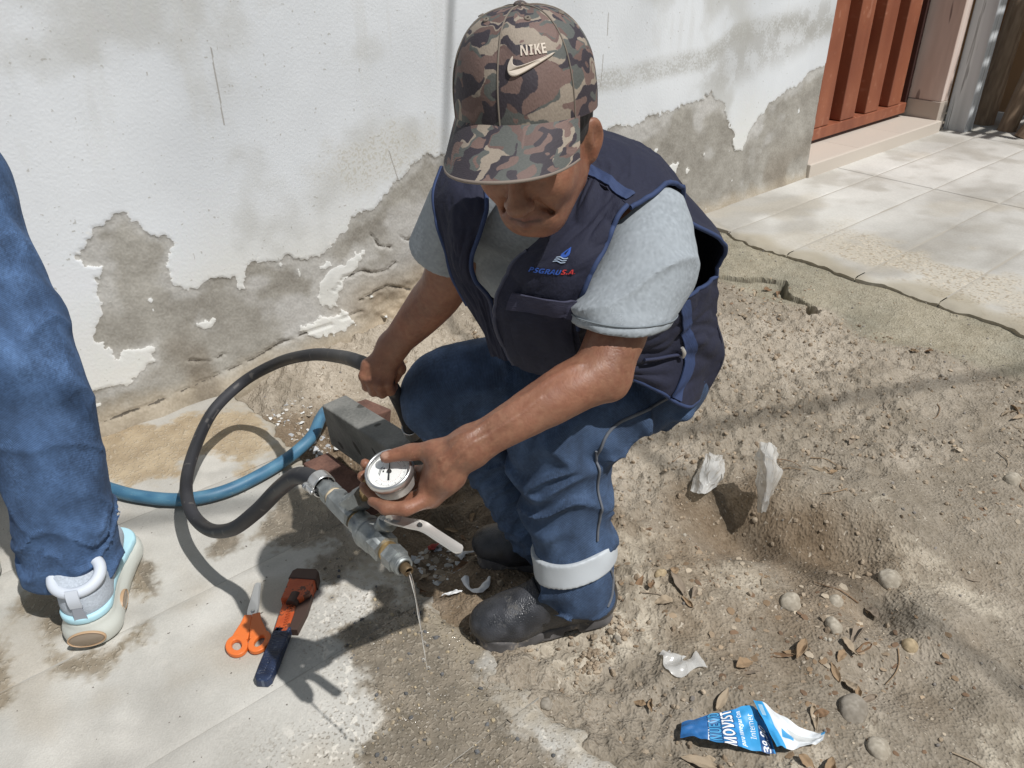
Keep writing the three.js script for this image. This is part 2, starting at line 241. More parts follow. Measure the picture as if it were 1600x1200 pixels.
const slabTex = texPair(1180, 1900, (u, v) => {
  const x = lerp(LX0, LX1, u), z = lerp(LZ0, LZ1, v);
  const big = fbm(x * 2.6 + 3, z * 2.6, 4), mid = fbm(x * 14, z * 14 + 9, 4), fine = n2(x * 420, z * 420), tr = fbm((x * 0.77 - z * 0.64) * 9, (x * 0.64 + z * 0.77) * 2.2 + 40, 4);
  let c = mix3([166, 162, 154], [184, 181, 173], clamp(0.5 + big * 0.8)); c = mix3(c, [150, 147, 140], clamp(tr * 1.1 - 0.06)); c = mix3(c, [200, 196, 187], sstep(0.15, 0.5, fbm(x * 5 + 60, z * 5, 4)) * 0.5); c = mix3(c, [160, 150, 134], sstep(0.2, 0.55, fbm(x * 3.3 + 20, z * 3.3 + 4, 4)) * 0.45); c = c.map(q => q + mid * 9 + fine * 5);
  let bump = 0.5 + mid * 0.12 + fine * 0.05, rough = 0.86;
  // worn, exposed aggregate toward the near corner
  const ag = sstep(-0.28, 0.2, (x - 0.36) * 1.6 + (z + 1.12) * 1.1 + fbm(x * 5, z * 5 + 2, 3) * 0.35) * sstep(-1.75, -1.25, z + 0.15 * n2(x * 4, z * 4));
  if (ag > 0.01) { const s = n2((x + z * 0.4) * 230 + 4, (z - x * 0.4) * 230), s2 = n2(x * 120 + 14, z * 120); const dark = sstep(0.35, 0.8, s + 0.35 * n2(x * 330, z * 330)) * ag; c = mix3(c, [128, 119, 106], dark * 0.6); const li = sstep(0.45, 0.7, s2) * ag; c = mix3(c, [222, 216, 204], li * 0.6); bump -= dark * 0.22; bump += li * 0.1; }
  const sp = n2(x * 90 + 31, z * 90) + 0.5 * n2(x * 190, z * 190 + 7); if (sp > 1.22) { c = mix3(c, [95, 88, 80], 0.8); bump -= 0.2; }
  const w = slabWet(x, z);
  if (w > 0) {
    const grit = sstep(0.25, 0.7, n2(x * 200, z * 200)) ; let wc = mix3([106, 97, 83], [130, 119, 103], clamp(0.5 + fbm(x * 30, z * 30, 3)));
    if (x < 0.25 && z > -2.2) wc = mix3(wc, [150, 136, 114], 0.45);
    if (z < -2.05) { wc = mix3([150, 132, 106], [172, 154, 126], clamp(0.5 + fbm(x * 22, z * 22, 3))); }
    wc = mix3(wc, [190, 180, 162], grit * 0.35); c = mix3(c, wc, w * 0.92);
    const film = z > -1.45 && x > 0.3 ? sstep(-0.1, 0.35, fbm(x * 9 + 5, z * 9, 3) + 0.25 * n2(x * 40, z * 40)) : 0.15;
    rough = lerp(rough, lerp(0.7, 0.10, film), w); bump += w * (grit * 0.35 - 0.05) + w * n2(x * 70, z * 70) * 0.16;
  }
  const dirt = sstep(0.13, 0.0, slabEdge(z) - x + fbm(x * 9, z * 9, 4) * 0.12) * (0.6 + 0.4 * sstep(-0.3, 0.3, n2(x * 60, z * 60))); c = mix3(c, [158, 147, 128], dirt * 0.75);
  return [...c, bump, rough];
}, THREE.MirroredRepeatWrapping);
const M_slab = std({ map: slabTex[0], bumpMap: slabTex[1], bumpScale: 0.006, roughnessMap: slabTex[1], roughness: 1 });
{
  const g = new THREE.Group(); g.name = 'concrete_pavement'; g.userData = { kind: 'structure', label: 'worn grey concrete pavement slab with wet patches' }; scene.add(g);
  const js = [-2.6, -2.09, -1.67, -1.265, -0.86, -0.45, -0.04, 0.4, 0.8, 1.2];
  for (let k = 0; k < js.length - 1; k++) {
    const z0 = js[k] + (k ? 0.0007 : 0), z1 = js[k + 1] - 0.0007, nx = 150, nz = 34, x0 = -2.4;
    const X = u => u < 0.2 ? lerp(x0, -0.2, u / 0.2) : null;
    const top = gridGeo(nx, nz, (u, v) => {
      const z = lerp(z0, z1, v), e = slabEdge(z); let x = u < 0.15 ? lerp(x0, -0.25, u / 0.15) : lerp(-0.25, e, (u - 0.15) / 0.85);
      const ed = e - x; let y = 0.0018 * fbm(x * 7, z * 7, 3); y -= 0.022 * Math.pow(clamp(1 - ed / 0.035), 2) + 0.01 * clamp(1 - ed / 0.09) * (0.5 + n2(x * 60, z * 60) * 0.5);
      const jd = Math.min(z - z0, z1 - z); if (jd < 0.004) y -= 0.0025 * (1 - jd / 0.004);
      return [x, y, z, (x - LX0) / (LX1 - LX0), (z - LZ0) / (LZ1 - LZ0)];
    });
    const side = gridGeo(34, 5, (u, v) => { const z = lerp(z0, z1, u), x = slabEdge(z) + (v > 0 ? 0.006 * n2(z * 70, v * 5) - 0.012 * v : 0); return [x, -0.0225 - v * 0.14, z, (x - LX0 + v * 0.1) / (LX1 - LX0), (z - LZ0) / (LZ1 - LZ0)]; });
    const ends = [z0, z1].map(z => gridGeo(40, 1, (u, v) => [lerp(x0, slabEdge(z), u), -0.004 - v * 0.15, z, 0.3, 0.3]));
    for (const gg of [top, ...ends]) { const ix = gg.index.array; for (let i = 0; i < ix.length; i += 3) { const t = ix[i]; ix[i] = ix[i + 1]; ix[i + 1] = t; } gg.computeVertexNormals(); }
    mesh('concrete_panel', merge([top, side, ...ends]), M_slab, g);
  }
  mesh('joint_bed', box(3.0, 0.08, 3.7, -0.86, -0.0425, -0.74, 0.002), std({ color: lin(0.36, 0.34, 0.3) }), g);
}
// ---- bare earth between the pavements
const bump = (x, z, cx, cz, r, h) => { const d = Math.hypot(x - cx, z - cz) / r; return d < 1 ? h * (1 - d * d) ** 2 : 0; };
const CRACK = [[2.982,0,-2.132],[3.053,0,-2.036],[3.099,0,-1.941],[3.155,0,-1.891],[3.193,0,-1.805],[3.074,0,-1.707],[3.084,0,-1.642],[3.058,0,-1.575],[2.981,0,-1.521]].map(p => [p[0], p[2]]);
function earthY(x, z) {
  let y = -0.035 + 0.026 * fbm(x * 1.7, z * 1.7 + 3, 3) + 0.022 * fbm(x * 6, z * 6, 3);
  const rg = sstep(0.05, 0.4, fbm(x * 2.2 + 8, z * 2.2, 2) + 0.25);
  y += 0.014 * rg * fbm(x * 24, z * 24, 3) + 0.0065 * n2(x * 62, z * 62) * (0.06 + 1.2 * rg) + 0.0020 * n2(x * 130, z * 130);
  y += 0.03 * sstep(1.2, 2.6, x) + 0.012 * sstep(2.7, 3.3, x);
  const lump = 1 - Math.abs(n2(x * 17 + 3, z * 17)); y += 0.014 * lump * lump * sstep(0.0, 0.4, n2(x * 1.9 + 5, z * 1.9));
  // hollow beside the plastic bags, its crumbling lip, foot dents
  y += bump(x, z, 1.63, -0.93, 0.16, -0.085) + bump(x, z, 1.70, -0.80, 0.16, -0.05) + bump(x, z, 1.86, -0.86, 0.2, 0.06) + bump(x, z, 1.60, -0.72, 0.12, -0.035) + bump(x, z, 1.78, -0.66, 0.13, -0.045) + bump(x, z, 1.96, -0.68, 0.22, 0.045);
  y += bump(x, z, 1.62, -0.50, 0.12, -0.04) + bump(x, z, 1.72, -0.40, 0.14, 0.035) + bump(x, z, 1.50, -0.33, 0.15, -0.03) + bump(x, z, 1.32, -1.24, 0.14, -0.03) + bump(x, z, 1.42, -0.42, 0.1, -0.03);
  // dug hole against the slab edge (meter pit)
  const hd = polySD(x, z, [[0.80, -2.18], [1.02, -2.26], [1.30, -2.02], [1.36, -1.62], [1.2, -1.36], [0.80, -1.32]]) + 0.05 * n2(x * 7, z * 7); y -= 0.15 * sstep(0.05, -0.1, hd) * (0.8 + 0.3 * n2(x * 12, z * 12));
  y += bump(x, z, 1.28, -1.25, 0.2, 0.03) * (0.6 + 0.6 * n2(x * 20, z * 20));
  // rubble bank at the foot of the wall
  const bk = sstep(-2.30, -2.6, z + 0.06 * n2(x * 5, z * 5)) * sstep(0.86, 1.05, x) * sstep(3.4, 2.6, x); y += bk * (0.075 + 0.03 * n2(x * 9, z * 9) + 0.012 * n2(x * 40, z * 40));
  // soil banked on slab edge
  y += 0.02 * sstep(0.95, 0.8, x) * sstep(-1.3, -1.0, z);
  // old broken concrete skirt beside the far pavement
  const sk = sstep(2.96, 3.10, x + 0.10 * n2(z * 4 + 2, 1) - 0.05 * (z + 1.5)); y = lerp(y, lerp(-0.01, 0.012, sstep(3.0, 3.5, x)) + 0.002 * n2(x * 30, z * 30), sk);
  if (x > 2.8 && z < -1.4) { const cd = segD(x + 0.01 * n2(x * 30, z * 30), z + 0.01 * n2(x * 30 + 7, z * 30), CRACK); y -= 0.085 * sstep(0.024, 0.008, cd); }
  return y;
}
const EX0 = 0.7, EX1 = 3.6, EZ0 = -2.7, EZ1 = 0.3;
const earthTex = texPair(1500, 1552, (u, v) => {
  const x = lerp(EX0, EX1, u), z = lerp(EZ0, EZ1, v);
  const big = fbm(x * 1.5 + 2, z * 1.5 + 6, 4), mid = fbm(x * 8, z * 8, 4), f1 = n2(x * 240, z * 240), f2 = n2(x * 480 + 9, z * 480), cl = fbm(x * 40, z * 40, 3);
  let c = mix3([136, 126, 111], [162, 151, 135], clamp(0.5 + big * 1.1 + mid * 0.3));
  // pale dried crust near the boot and in the foreground
  const cr = sstep(0.0, 0.22, fbm(x * 3.1 + 14, z * 3.1, 4) + 0.34 - 1.25 * Math.abs((x - 1.12) * 0.75 - (z + 0.62) * 0.25) ) * sstep(0.82, 0.92, x);
  c = mix3(c, [178, 168, 150], cr * (0.25 + 0.5 * sstep(-0.3, 0.25, cl + 0.4 * mid)));
  // damp dug soil around the pit and in the churned patch
  const dm = clamp(sstep(0.14, -0.05, polySD(x, z, [[0.78, -2.3], [1.1, -2.3], [1.4, -1.7], [1.34, -1.2], [0.95, -1.12], [0.78, -1.1]]) + 0.08 * mid) + 0.75 * sstep(0.28, -0.05, Math.hypot((x - 1.58) * 0.9, z + 0.62) - 0.12 + 0.35 * fbm(x * 4 + 3, z * 4, 3)) + 0.6 * sstep(0.2, -0.05, Math.hypot(x - 1.68, z + 0.98) - 0.08 + 0.2 * mid));
  c = mix3(c, [112, 95, 75], dm * 0.8);
  const sk = sstep(2.96, 3.10, x + 0.10 * n2(z * 4 + 2, 1) - 0.05 * (z + 1.5)); c = mix3(c, mix3([150, 142, 122], [128, 124, 108], clamp(0.5 + fbm(x * 5, z * 5, 3))), sk * 0.85);
  c = c.map(q => q + mid * 12 + cl * 12 + f1 * 9 + f2 * 6);
  const gr = n2(x * 120 + 50, z * 120); if (gr > 0.72) c = mix3(c, gr > 0.86 ? [205, 196, 180] : [96, 84, 70], 0.55);
  // thin fibrous litter
  const fi = Math.abs(n2(x * 60 + 30 * n2(x * 9, z * 9), z * 60 + 30 * n2(x * 9 + 5, z * 9))); if (fi < 0.03 && n2(x * 6 + 8, z * 6) > 0.25) c = mix3(c, [110, 92, 70], 0.5);
  return [...c, 0.5 + cl * 0.2 + f1 * 0.16 + f2 * 0.1, 0.96];
}, THREE.MirroredRepeatWrapping);
const M_earth = std({ map: earthTex[0], bumpMap: earthTex[1], bumpScale: 0.012, roughness: 0.97 });
{
  const xs = [], zs = []; for (let x = 0.70; x < 3.53; x += 0.0078) xs.push(x); xs.push(3.53);
  for (let z = -2.63; z < 0.05; z += 0.0078) zs.push(z); for (let z = 0.05; z <= 3.0; z += 0.06) zs.push(z);
  const nu = xs.length - 1, nv = zs.length - 1;
  const g = gridGeo(nv, nu, (u, v) => { const z = zs[Math.round(u * nv)], x = xs[Math.round(v * nu)]; return [x, earthY(x, z), z, (x - EX0) / (EX1 - EX0), (z - EZ0) / (EZ1 - EZ0)]; });
  struct('bare_earth', g, M_earth, 'dry brown bare earth strip churned and littered');
  // the wider street ground around the built patch, out to the horizon
  const parts = [[-60, -2.4, -60, 60], [8.2, 60, -60, 60], [-2.4, 8.2, 3.0, 60], [-2.4, 8.2, -60, -5.0]].map(([a, b, c, d]) => gridGeo(8, 8, (u, v) => [lerp(a, b, v), -0.05, lerp(c, d, u), lerp(a, b, v) * 0.4, lerp(c, d, u) * 0.4]));
  parts.push(gridGeo(2, 2, (u, v) => [lerp(-2.4, 0.8, v), -0.05, lerp(1.1, 3.0, u), v, u]));
  struct('ground', merge(parts), M_earth, 'flat dusty street ground');
}
// ---- far pavement: concrete panels split by scored joints
const walkTex = texPair(1100, 1024, (u, v) => {
  const x = lerp(3.2, 7.6, u), z = lerp(-2.7, 1.3, v);
  const big = fbm(x * 1.3, z * 1.3 + 20, 4), mid = fbm(x * 7 + 3, z * 7, 4), fine = n2(x * 180, z * 180);
  let c = mix3([176, 173, 166], [198, 195, 188], clamp(0.55 + big)); c = mix3(c, [150, 144, 133], sstep(-0.05, 0.45, fbm(x * 4 + 2, z * 4 + 11, 4)) * 0.5);
  c = mix3(c, [146, 141, 132], sstep(0.1, 0.5, fbm(x * 1.5 + 7, z * 2.4 + 1, 4) + 0.18 * mid) * 0.6);
  c = mix3(c, [172, 162, 144], sstep(0.2, 0.5, fbm(x * 3 + 1, z * 3 + 9, 3)) * 0.3);
  c = c.map(q => q + mid * 8 + fine * 5);
  const ag = sstep(0.0, 0.2, 0.34 - Math.abs(x - 3.72 + 0.12 * (z + 1.5)) + 0.3 * fbm(x * 5, z * 5, 3)) * sstep(-2.2, -1.7, z); let b = 0.5 + mid * 0.1;
  if (ag > 0) { const s = n2(x * 120, z * 120), s2 = n2(x * 150 + 7, z * 150); c = mix3(c, [176, 167, 150], ag * 0.6); if (s > 0.45) { c = mix3(c, [140, 126, 106], ag * 0.6); b += 0.3 * ag; } else if (s2 > 0.5) { c = mix3(c, [196, 184, 164], ag * 0.7); b += 0.2 * ag; } }
  const ed = sstep(0.12, 0.0, x - 3.46 + 0.08 * n2(z * 6, 3)); c = mix3(c, [150, 140, 120], ed * 0.7);
  return [...c, b, 0.88];
}, THREE.MirroredRepeatWrapping);
const M_walk = std({ map: walkTex[0], bumpMap: walkTex[1], bumpScale: 0.006, roughness: 0.9 });
{
  const g = new THREE.Group(); g.name = 'far_pavement'; g.userData = { kind: 'structure', label: 'pale scored concrete pavement before the gate' }; scene.add(g);
  const js = [-2.61, -2.33, -1.95, -1.572, -1.19, -0.81, -0.43, -0.05, 0.33, 0.71, 1.1];
  for (let k = 0; k < js.length - 1; k++) {
    const edge = z => 3.44 + 0.022 * n2(z * 5, 2) + 0.012 * n2(z * 19, 5) + 0.004 * n2(z * 60, 5) + (z < -2.1 ? 0.1 * sstep(-2.1, -2.5, z) : 0) - 0.03 * sstep(-1.6, -0.8, z);
    const z0 = js[k] + (k ? 0.003 : 0), z1 = js[k + 1] - 0.003;
    const cells = [[null, 5.02], [5.026, 6.5], [6.506, 8.2]];
    for (const [a, b] of cells) {
      const gg = gridGeo(24, 70, (u, v) => { const z = lerp(z0, z1, u), e = edge(z), x = lerp(a ?? e, b, v); let y = 0.036 + 0.002 * fbm(x * 4, z * 4, 2); const ed = x - e; if (a === null) y -= (0.012 + 0.004 * n2(z * 31, 6) + 0.004 * n2(z * 9, 2)) * clamp(1 - ed / 0.03) ** 2; const jd = Math.min(u, 1 - u) * (z1 - z0); if (jd < 0.006 && u !== 0.5) y -= 0.003 * (1 - jd / 0.006); return [x, y, z, (x - 3.2) / 4.4, (z + 2.7) / 4]; });
      const sk = []; if (a === null) sk.push(gridGeo(24, 3, (u, v) => { const z = lerp(z0, z1, u); return [edge(z) + 0.01 * v, 0.036 - (0.012 + 0.004 * n2(z * 31, 6) + 0.004 * n2(z * 9, 2)) - 0.09 * v, z, 0.06, (z + 2.7) / 4]; }));
      mesh('concrete_panel', merge([gg, ...sk]), M_walk, g);
    }
  }
  mesh('joint_bed', box(4.7, 0.05, 3.7, 5.86, 0.0075, -0.755, 0.002), std({ color: lin(0.36, 0.33, 0.28) }), g);
}
// ---- house wall: white paint over grey render, peeled away along the foot
const bare = [[-3, -0.1], [-3, 0.1], [-0.5, 0.11], [0.1, 0.14], [0.3, 0.13], [0.42, 0.165], [0.50, 0.155], [0.60, 0.205], [0.615, 0.255], [0.565, 0.275], [0.50, 0.262], [0.462, 0.30], [0.455, 0.345], [0.49, 0.41], [0.50, 0.50], [0.52, 0.56], [0.475, 0.61], [0.505, 0.645], [0.515, 0.69], [0.545, 0.712], [0.59, 0.70], [0.61, 0.715], [0.645, 0.71], [0.675, 0.665], [0.69, 0.62], [0.735, 0.61], [0.77, 0.585], [0.74, 0.555], [0.715, 0.52], [0.72, 0.46], [0.745, 0.425], [0.80, 0.415], [0.855, 0.44], [0.90, 0.43], [0.935, 0.415], [0.94, 0.37], [0.965, 0.36], [0.985, 0.445], [1.03, 0.455], [1.08, 0.435], [1.14, 0.435], [1.19, 0.405], [1.26, 0.41], [1.30, 0.42], [1.36, 0.455], [1.40, 0.475], [1.43, 0.515], [1.50, 0.53], [1.56, 0.565], [1.60, 0.60], [1.66, 0.625], [1.70, 0.665], [1.74, 0.69], [1.78, 0.70], [1.83, 0.675], [2.0, 0.69], [2.2, 0.70], [2.5, 0.66], [2.8, 0.615], [2.9, 0.635], [3.0, 0.61], [3.1, 0.65], [3.24, 0.64], [3.36, 0.67], [3.48, 0.665], [3.58, 0.70], [3.62, 0.655], [3.70, 0.62], [3.76, 0.53], [3.82, 0.45], [3.86, 0.35], [3.93, 0.34], [3.98, 0.45], [4.05, 0.50], [4.15, 0.56], [4.26, 0.60], [4.38, 0.63], [4.52, 0.68], [4.62, 0.70], [4.75, 0.72], [4.75, -0.1]];
const islands = [[[1.28, 0.33], [1.36, 0.345], [1.42, 0.39], [1.46, 0.37], [1.40, 0.32], [1.34, 0.28], [1.30, 0.20], [1.24, 0.22], [1.25, 0.30]], [[3.30, 0.36], [3.36, 0.38], [3.38, 0.33], [3.33, 0.31]], [[3.42, 0.34], [3.46, 0.345], [3.47, 0.31], [3.43, 0.30]], [[0.78, 0.28], [0.83, 0.29], [0.84, 0.265], [0.79, 0.26]], [[1.16, 0.14], [1.36, 0.15], [1.38, 0.09], [1.2, 0.08]], [[1.24, 0.375], [1.30, 0.385], [1.33, 0.365], [1.26, 0.345]]];
function wallPaint(x, y) {   // >0 painted (metres inside the paint film)
  let d = polySD(x, y, bare); const jit = 0.022 * fbm(x * 13, y * 13, 3) + 0.009 * n2(x * 60, y * 60) + 0.004 * n2(x * 140, y * 140);
  d += jit; for (const P of islands) d = Math.max(d, -(polySD(x, y, P) + jit * 1.1));
  const fl = n2(x * 17 + 3, y * 17) + 0.5 * n2(x * 45, y * 45); if (d < 0 && fl > 1.16 && y < 0.5) d = 0.004;
  return d;
}
const cracks = [[[1.30, 0.25], [1.36, 0.29], [1.44, 0.30], [1.49, 0.275], [1.55, 0.27], [1.60, 0.29]], [[1.62, 0.40], [1.66, 0.37], [1.75, 0.355], [1.82, 0.36]], [[1.50, 0.43], [1.53, 0.38], [1.58, 0.36]], [[0.3, 0.045], [0.6, 0.052], [0.95, 0.085], [1.05, 0.11], [1.25, 0.12], [1.42, 0.13]], [[0.72, 0.16], [0.80, 0.13], [0.86, 0.15]], [[1.42, 0.18], [1.55, 0.2], [1.66, 0.15]]];
const scratches = [[[1.006,1.157,-2.61],[1.004,1.035,-2.61],[1.002,0.927,-2.61]],[[2.782,1.128,-2.61],[2.78,1.038,-2.61]],[[2.761,0.961,-2.61],[2.753,0.827,-2.61]],[[1.608,0.739,-2.61],[1.641,0.611,-2.61]]].map(L => L.map(p => [p[0], p[1]]));
function erode(x, y) { return sstep(0.34, 0.12, y + 0.1 * n2(x * 5, y * 5)) * sstep(1.2, 1.6, x) * sstep(2.7, 2.3, x); }
const TX0 = 0.0, TX1 = 4.75, TY1 = 1.42;
const wallTex = texPair(2048, 612, (u, v) => {
  const x = lerp(TX0, TX1, u), y = lerp(0, TY1, v), pd = wallPaint(x, y);
  const mid = fbm(x * 11, y * 11 + 4, 4), fine = n2(x * 190, y * 190), f2 = n2(x * 370, y * 370), big = fbm(x * 2.1, y * 2.1 + 9, 4);
  let c, b;
  if (pd > 0) {
    c = mix3([204, 207, 209], [221, 224, 226], clamp(0.5 + big)); c = mix3(c, [222, 219, 209], sstep(0.75, 0.2, y + 0.25 * big) * 0.7);
    // grey-green grime streaks and scuffs
    const gs = sstep(0.12, 0.5, fbm(x * 1.9 + 31, y * 1.4 + 3, 4) + 0.22 * mid); c = mix3(c, [178, 177, 171], gs * 0.55);
    const drip = sstep(0.15, 0.6, fbm(x * 22, y * 2.2 + 12, 3)) * sstep(0.75, 1.15, y); c = mix3(c, [196, 196, 192], drip * 0.3);
    const bl = sstep(0.055, 0.0, Math.abs(y - (0.86 + 0.05 * (x - 2.6)) + 0.05 * n2(x * 4, 2)) - 0.02) * sstep(2.3, 2.7, x) * (0.45 + 0.55 * sstep(-0.1, 0.4, fine + mid)); c = mix3(c, [160, 158, 150], bl * 0.55);
    const bl2 = sstep(0.16, 0.0, Math.abs(y - (0.80 + 0.17 * (x - 3.6)) ) - 0.03) * sstep(3.3, 3.8, x) * (0.4 + 0.6 * sstep(-0.2, 0.3, mid + 0.3 * fine)); c = mix3(c, [158, 156, 150], bl2 * 0.6);
    const bl3 = sstep(0.1, 0.0, Math.hypot((x - 1.55) * 0.42, y - 0.72 - 0.1 * (x - 1.5)) - 0.05 + 0.05 * mid); c = mix3(c, [182, 178, 166], bl3 * (0.35 + 0.4 * sstep(0.1, 0.5, fine)));
    const pit = n2(x * 75 + 9, y * 75) + 0.4 * fine; if (pit > 1.08) c = mix3(c, [150, 146, 136], 0.5);
    for (const L of scratches) { const d = segD(x, y, L); if (d < 0.0022) c = mix3(c, [134, 128, 120], 0.6); }
    const eg = sstep(0.006, 0.0, pd); c = mix3(c, [236, 234, 228], eg * 0.6);
    b = 0.72 + mid * 0.09 + fine * 0.06 + f2 * 0.03;
  } else {
    c = mix3([140, 135, 126], [164, 160, 151], clamp(0.5 + big * 0.9 + mid * 0.5));
    const salt = sstep(0.02, 0.4, fbm(x * 4.2 + 5, y * 5 + 2, 4)) * sstep(0.02, 0.15, y); c = mix3(c, [190, 188, 184], salt * 0.75);
    const sk2 = sstep(0.05, 0.0, -pd - 0.012 + 0.05 * fbm(x * 9 + 3, y * 9, 3)) * sstep(0.1, 0.35, fbm(x * 3 + 8, y * 3, 3) + 0.25); c = mix3(c, [186, 184, 179], sk2 * 0.75);
    const er = erode(x, y); c = mix3(c, mix3([158, 140, 116], [188, 172, 148], clamp(0.5 + fbm(x * 26, y * 26, 3))), er);
    const sand = sstep(0.13, 0.02, y + 0.05 * mid); c = mix3(c, [172, 158, 136], sand * 0.7);
    const st = sstep(0.3, 0.6, fbm(x * 3 + 40, y * 3, 3)) * sstep(0.4, 0.1, y); c = mix3(c, [120, 110, 96], st * 0.6);
    c = c.map(q => q + mid * 9 + fine * 9); for (const L of cracks) { const d = segD(x, y, L) + 0.0045 * n2(x * 34, y * 34) + 0.001 * fine; if (d < 0.0016) { c = mix3(c, [78, 72, 64], 0.8); } }
    b = 0.42 + mid * 0.1 + fine * 0.09 + er * n2(x * 60, y * 60) * 0.2;
  }
  return [...c, b, 0.93];
}, THREE.MirroredRepeatWrapping);
const M_wall = std({ map: wallTex[0], bumpMap: wallTex[1], bumpScale: 0.0032, roughness: 0.94 });
{
  const xs = [], ys = []; for (let x = -3; x < 0.3; x += 0.06) xs.push(x); for (let x = 0.3; x < 4.675; x += 0.0085) xs.push(x); xs.push(4.68);
  for (let y = -0.06; y < 0.78; y += 0.0085) ys.push(y); for (let y = 0.78; y < 2.75; y += 0.04) ys.push(y); ys.push(2.8);
  const nu = xs.length - 1, nv = ys.length - 1;
  const front = gridGeo(nu, nv, (u, v) => {
    const x = xs[Math.round(u * nu)], y = ys[Math.round(v * nv)]; let d = 0.006 * fbm(x * 1.3, y * 1.3, 2);
    if (y < 0.8 && x > 0.2) { const pd = wallPaint(x, Math.max(y, 0)); d += pd > 0 ? 0.0035 : 0.0014 * n2(x * 40, y * 40) + 0.003 * fbm(x * 9, y * 9, 3); const er = erode(x, y); d -= pd > 0 ? 0 : er * (0.012 + 0.014 * fbm(x * 14, y * 14, 4)); for (const L of cracks) { const q = segD(x, y, L) + 0.0045 * n2(x * 34, y * 34); if (q < 0.005) d -= 0.006; } } else d += 0.0035;
    d += 0.03 * sstep(0.1, -0.02, y) * (0.6 + 0.4 * n2(x * 12, y * 12)) * sstep(0.1, 0.5, x);
    return [x, y, WZ + d, (x - TX0) / (TX1 - TX0), y / TY1];
  });
  const t = thing('house_wall', 'white painted house wall with paint peeled off its grey base', 'wall', null, [0.8, 0, WZ]);
  mesh('painted_face', front, M_wall, t);
  mesh('wall_core', box(7.676, 2.86, 0.2, 0.838, 1.37, -2.735, 0.003), std({ color: lin(0.66, 0.655, 0.63), bumpMap: wallTex[1], bumpScale: 0.004 }), t); rebase(t);
}
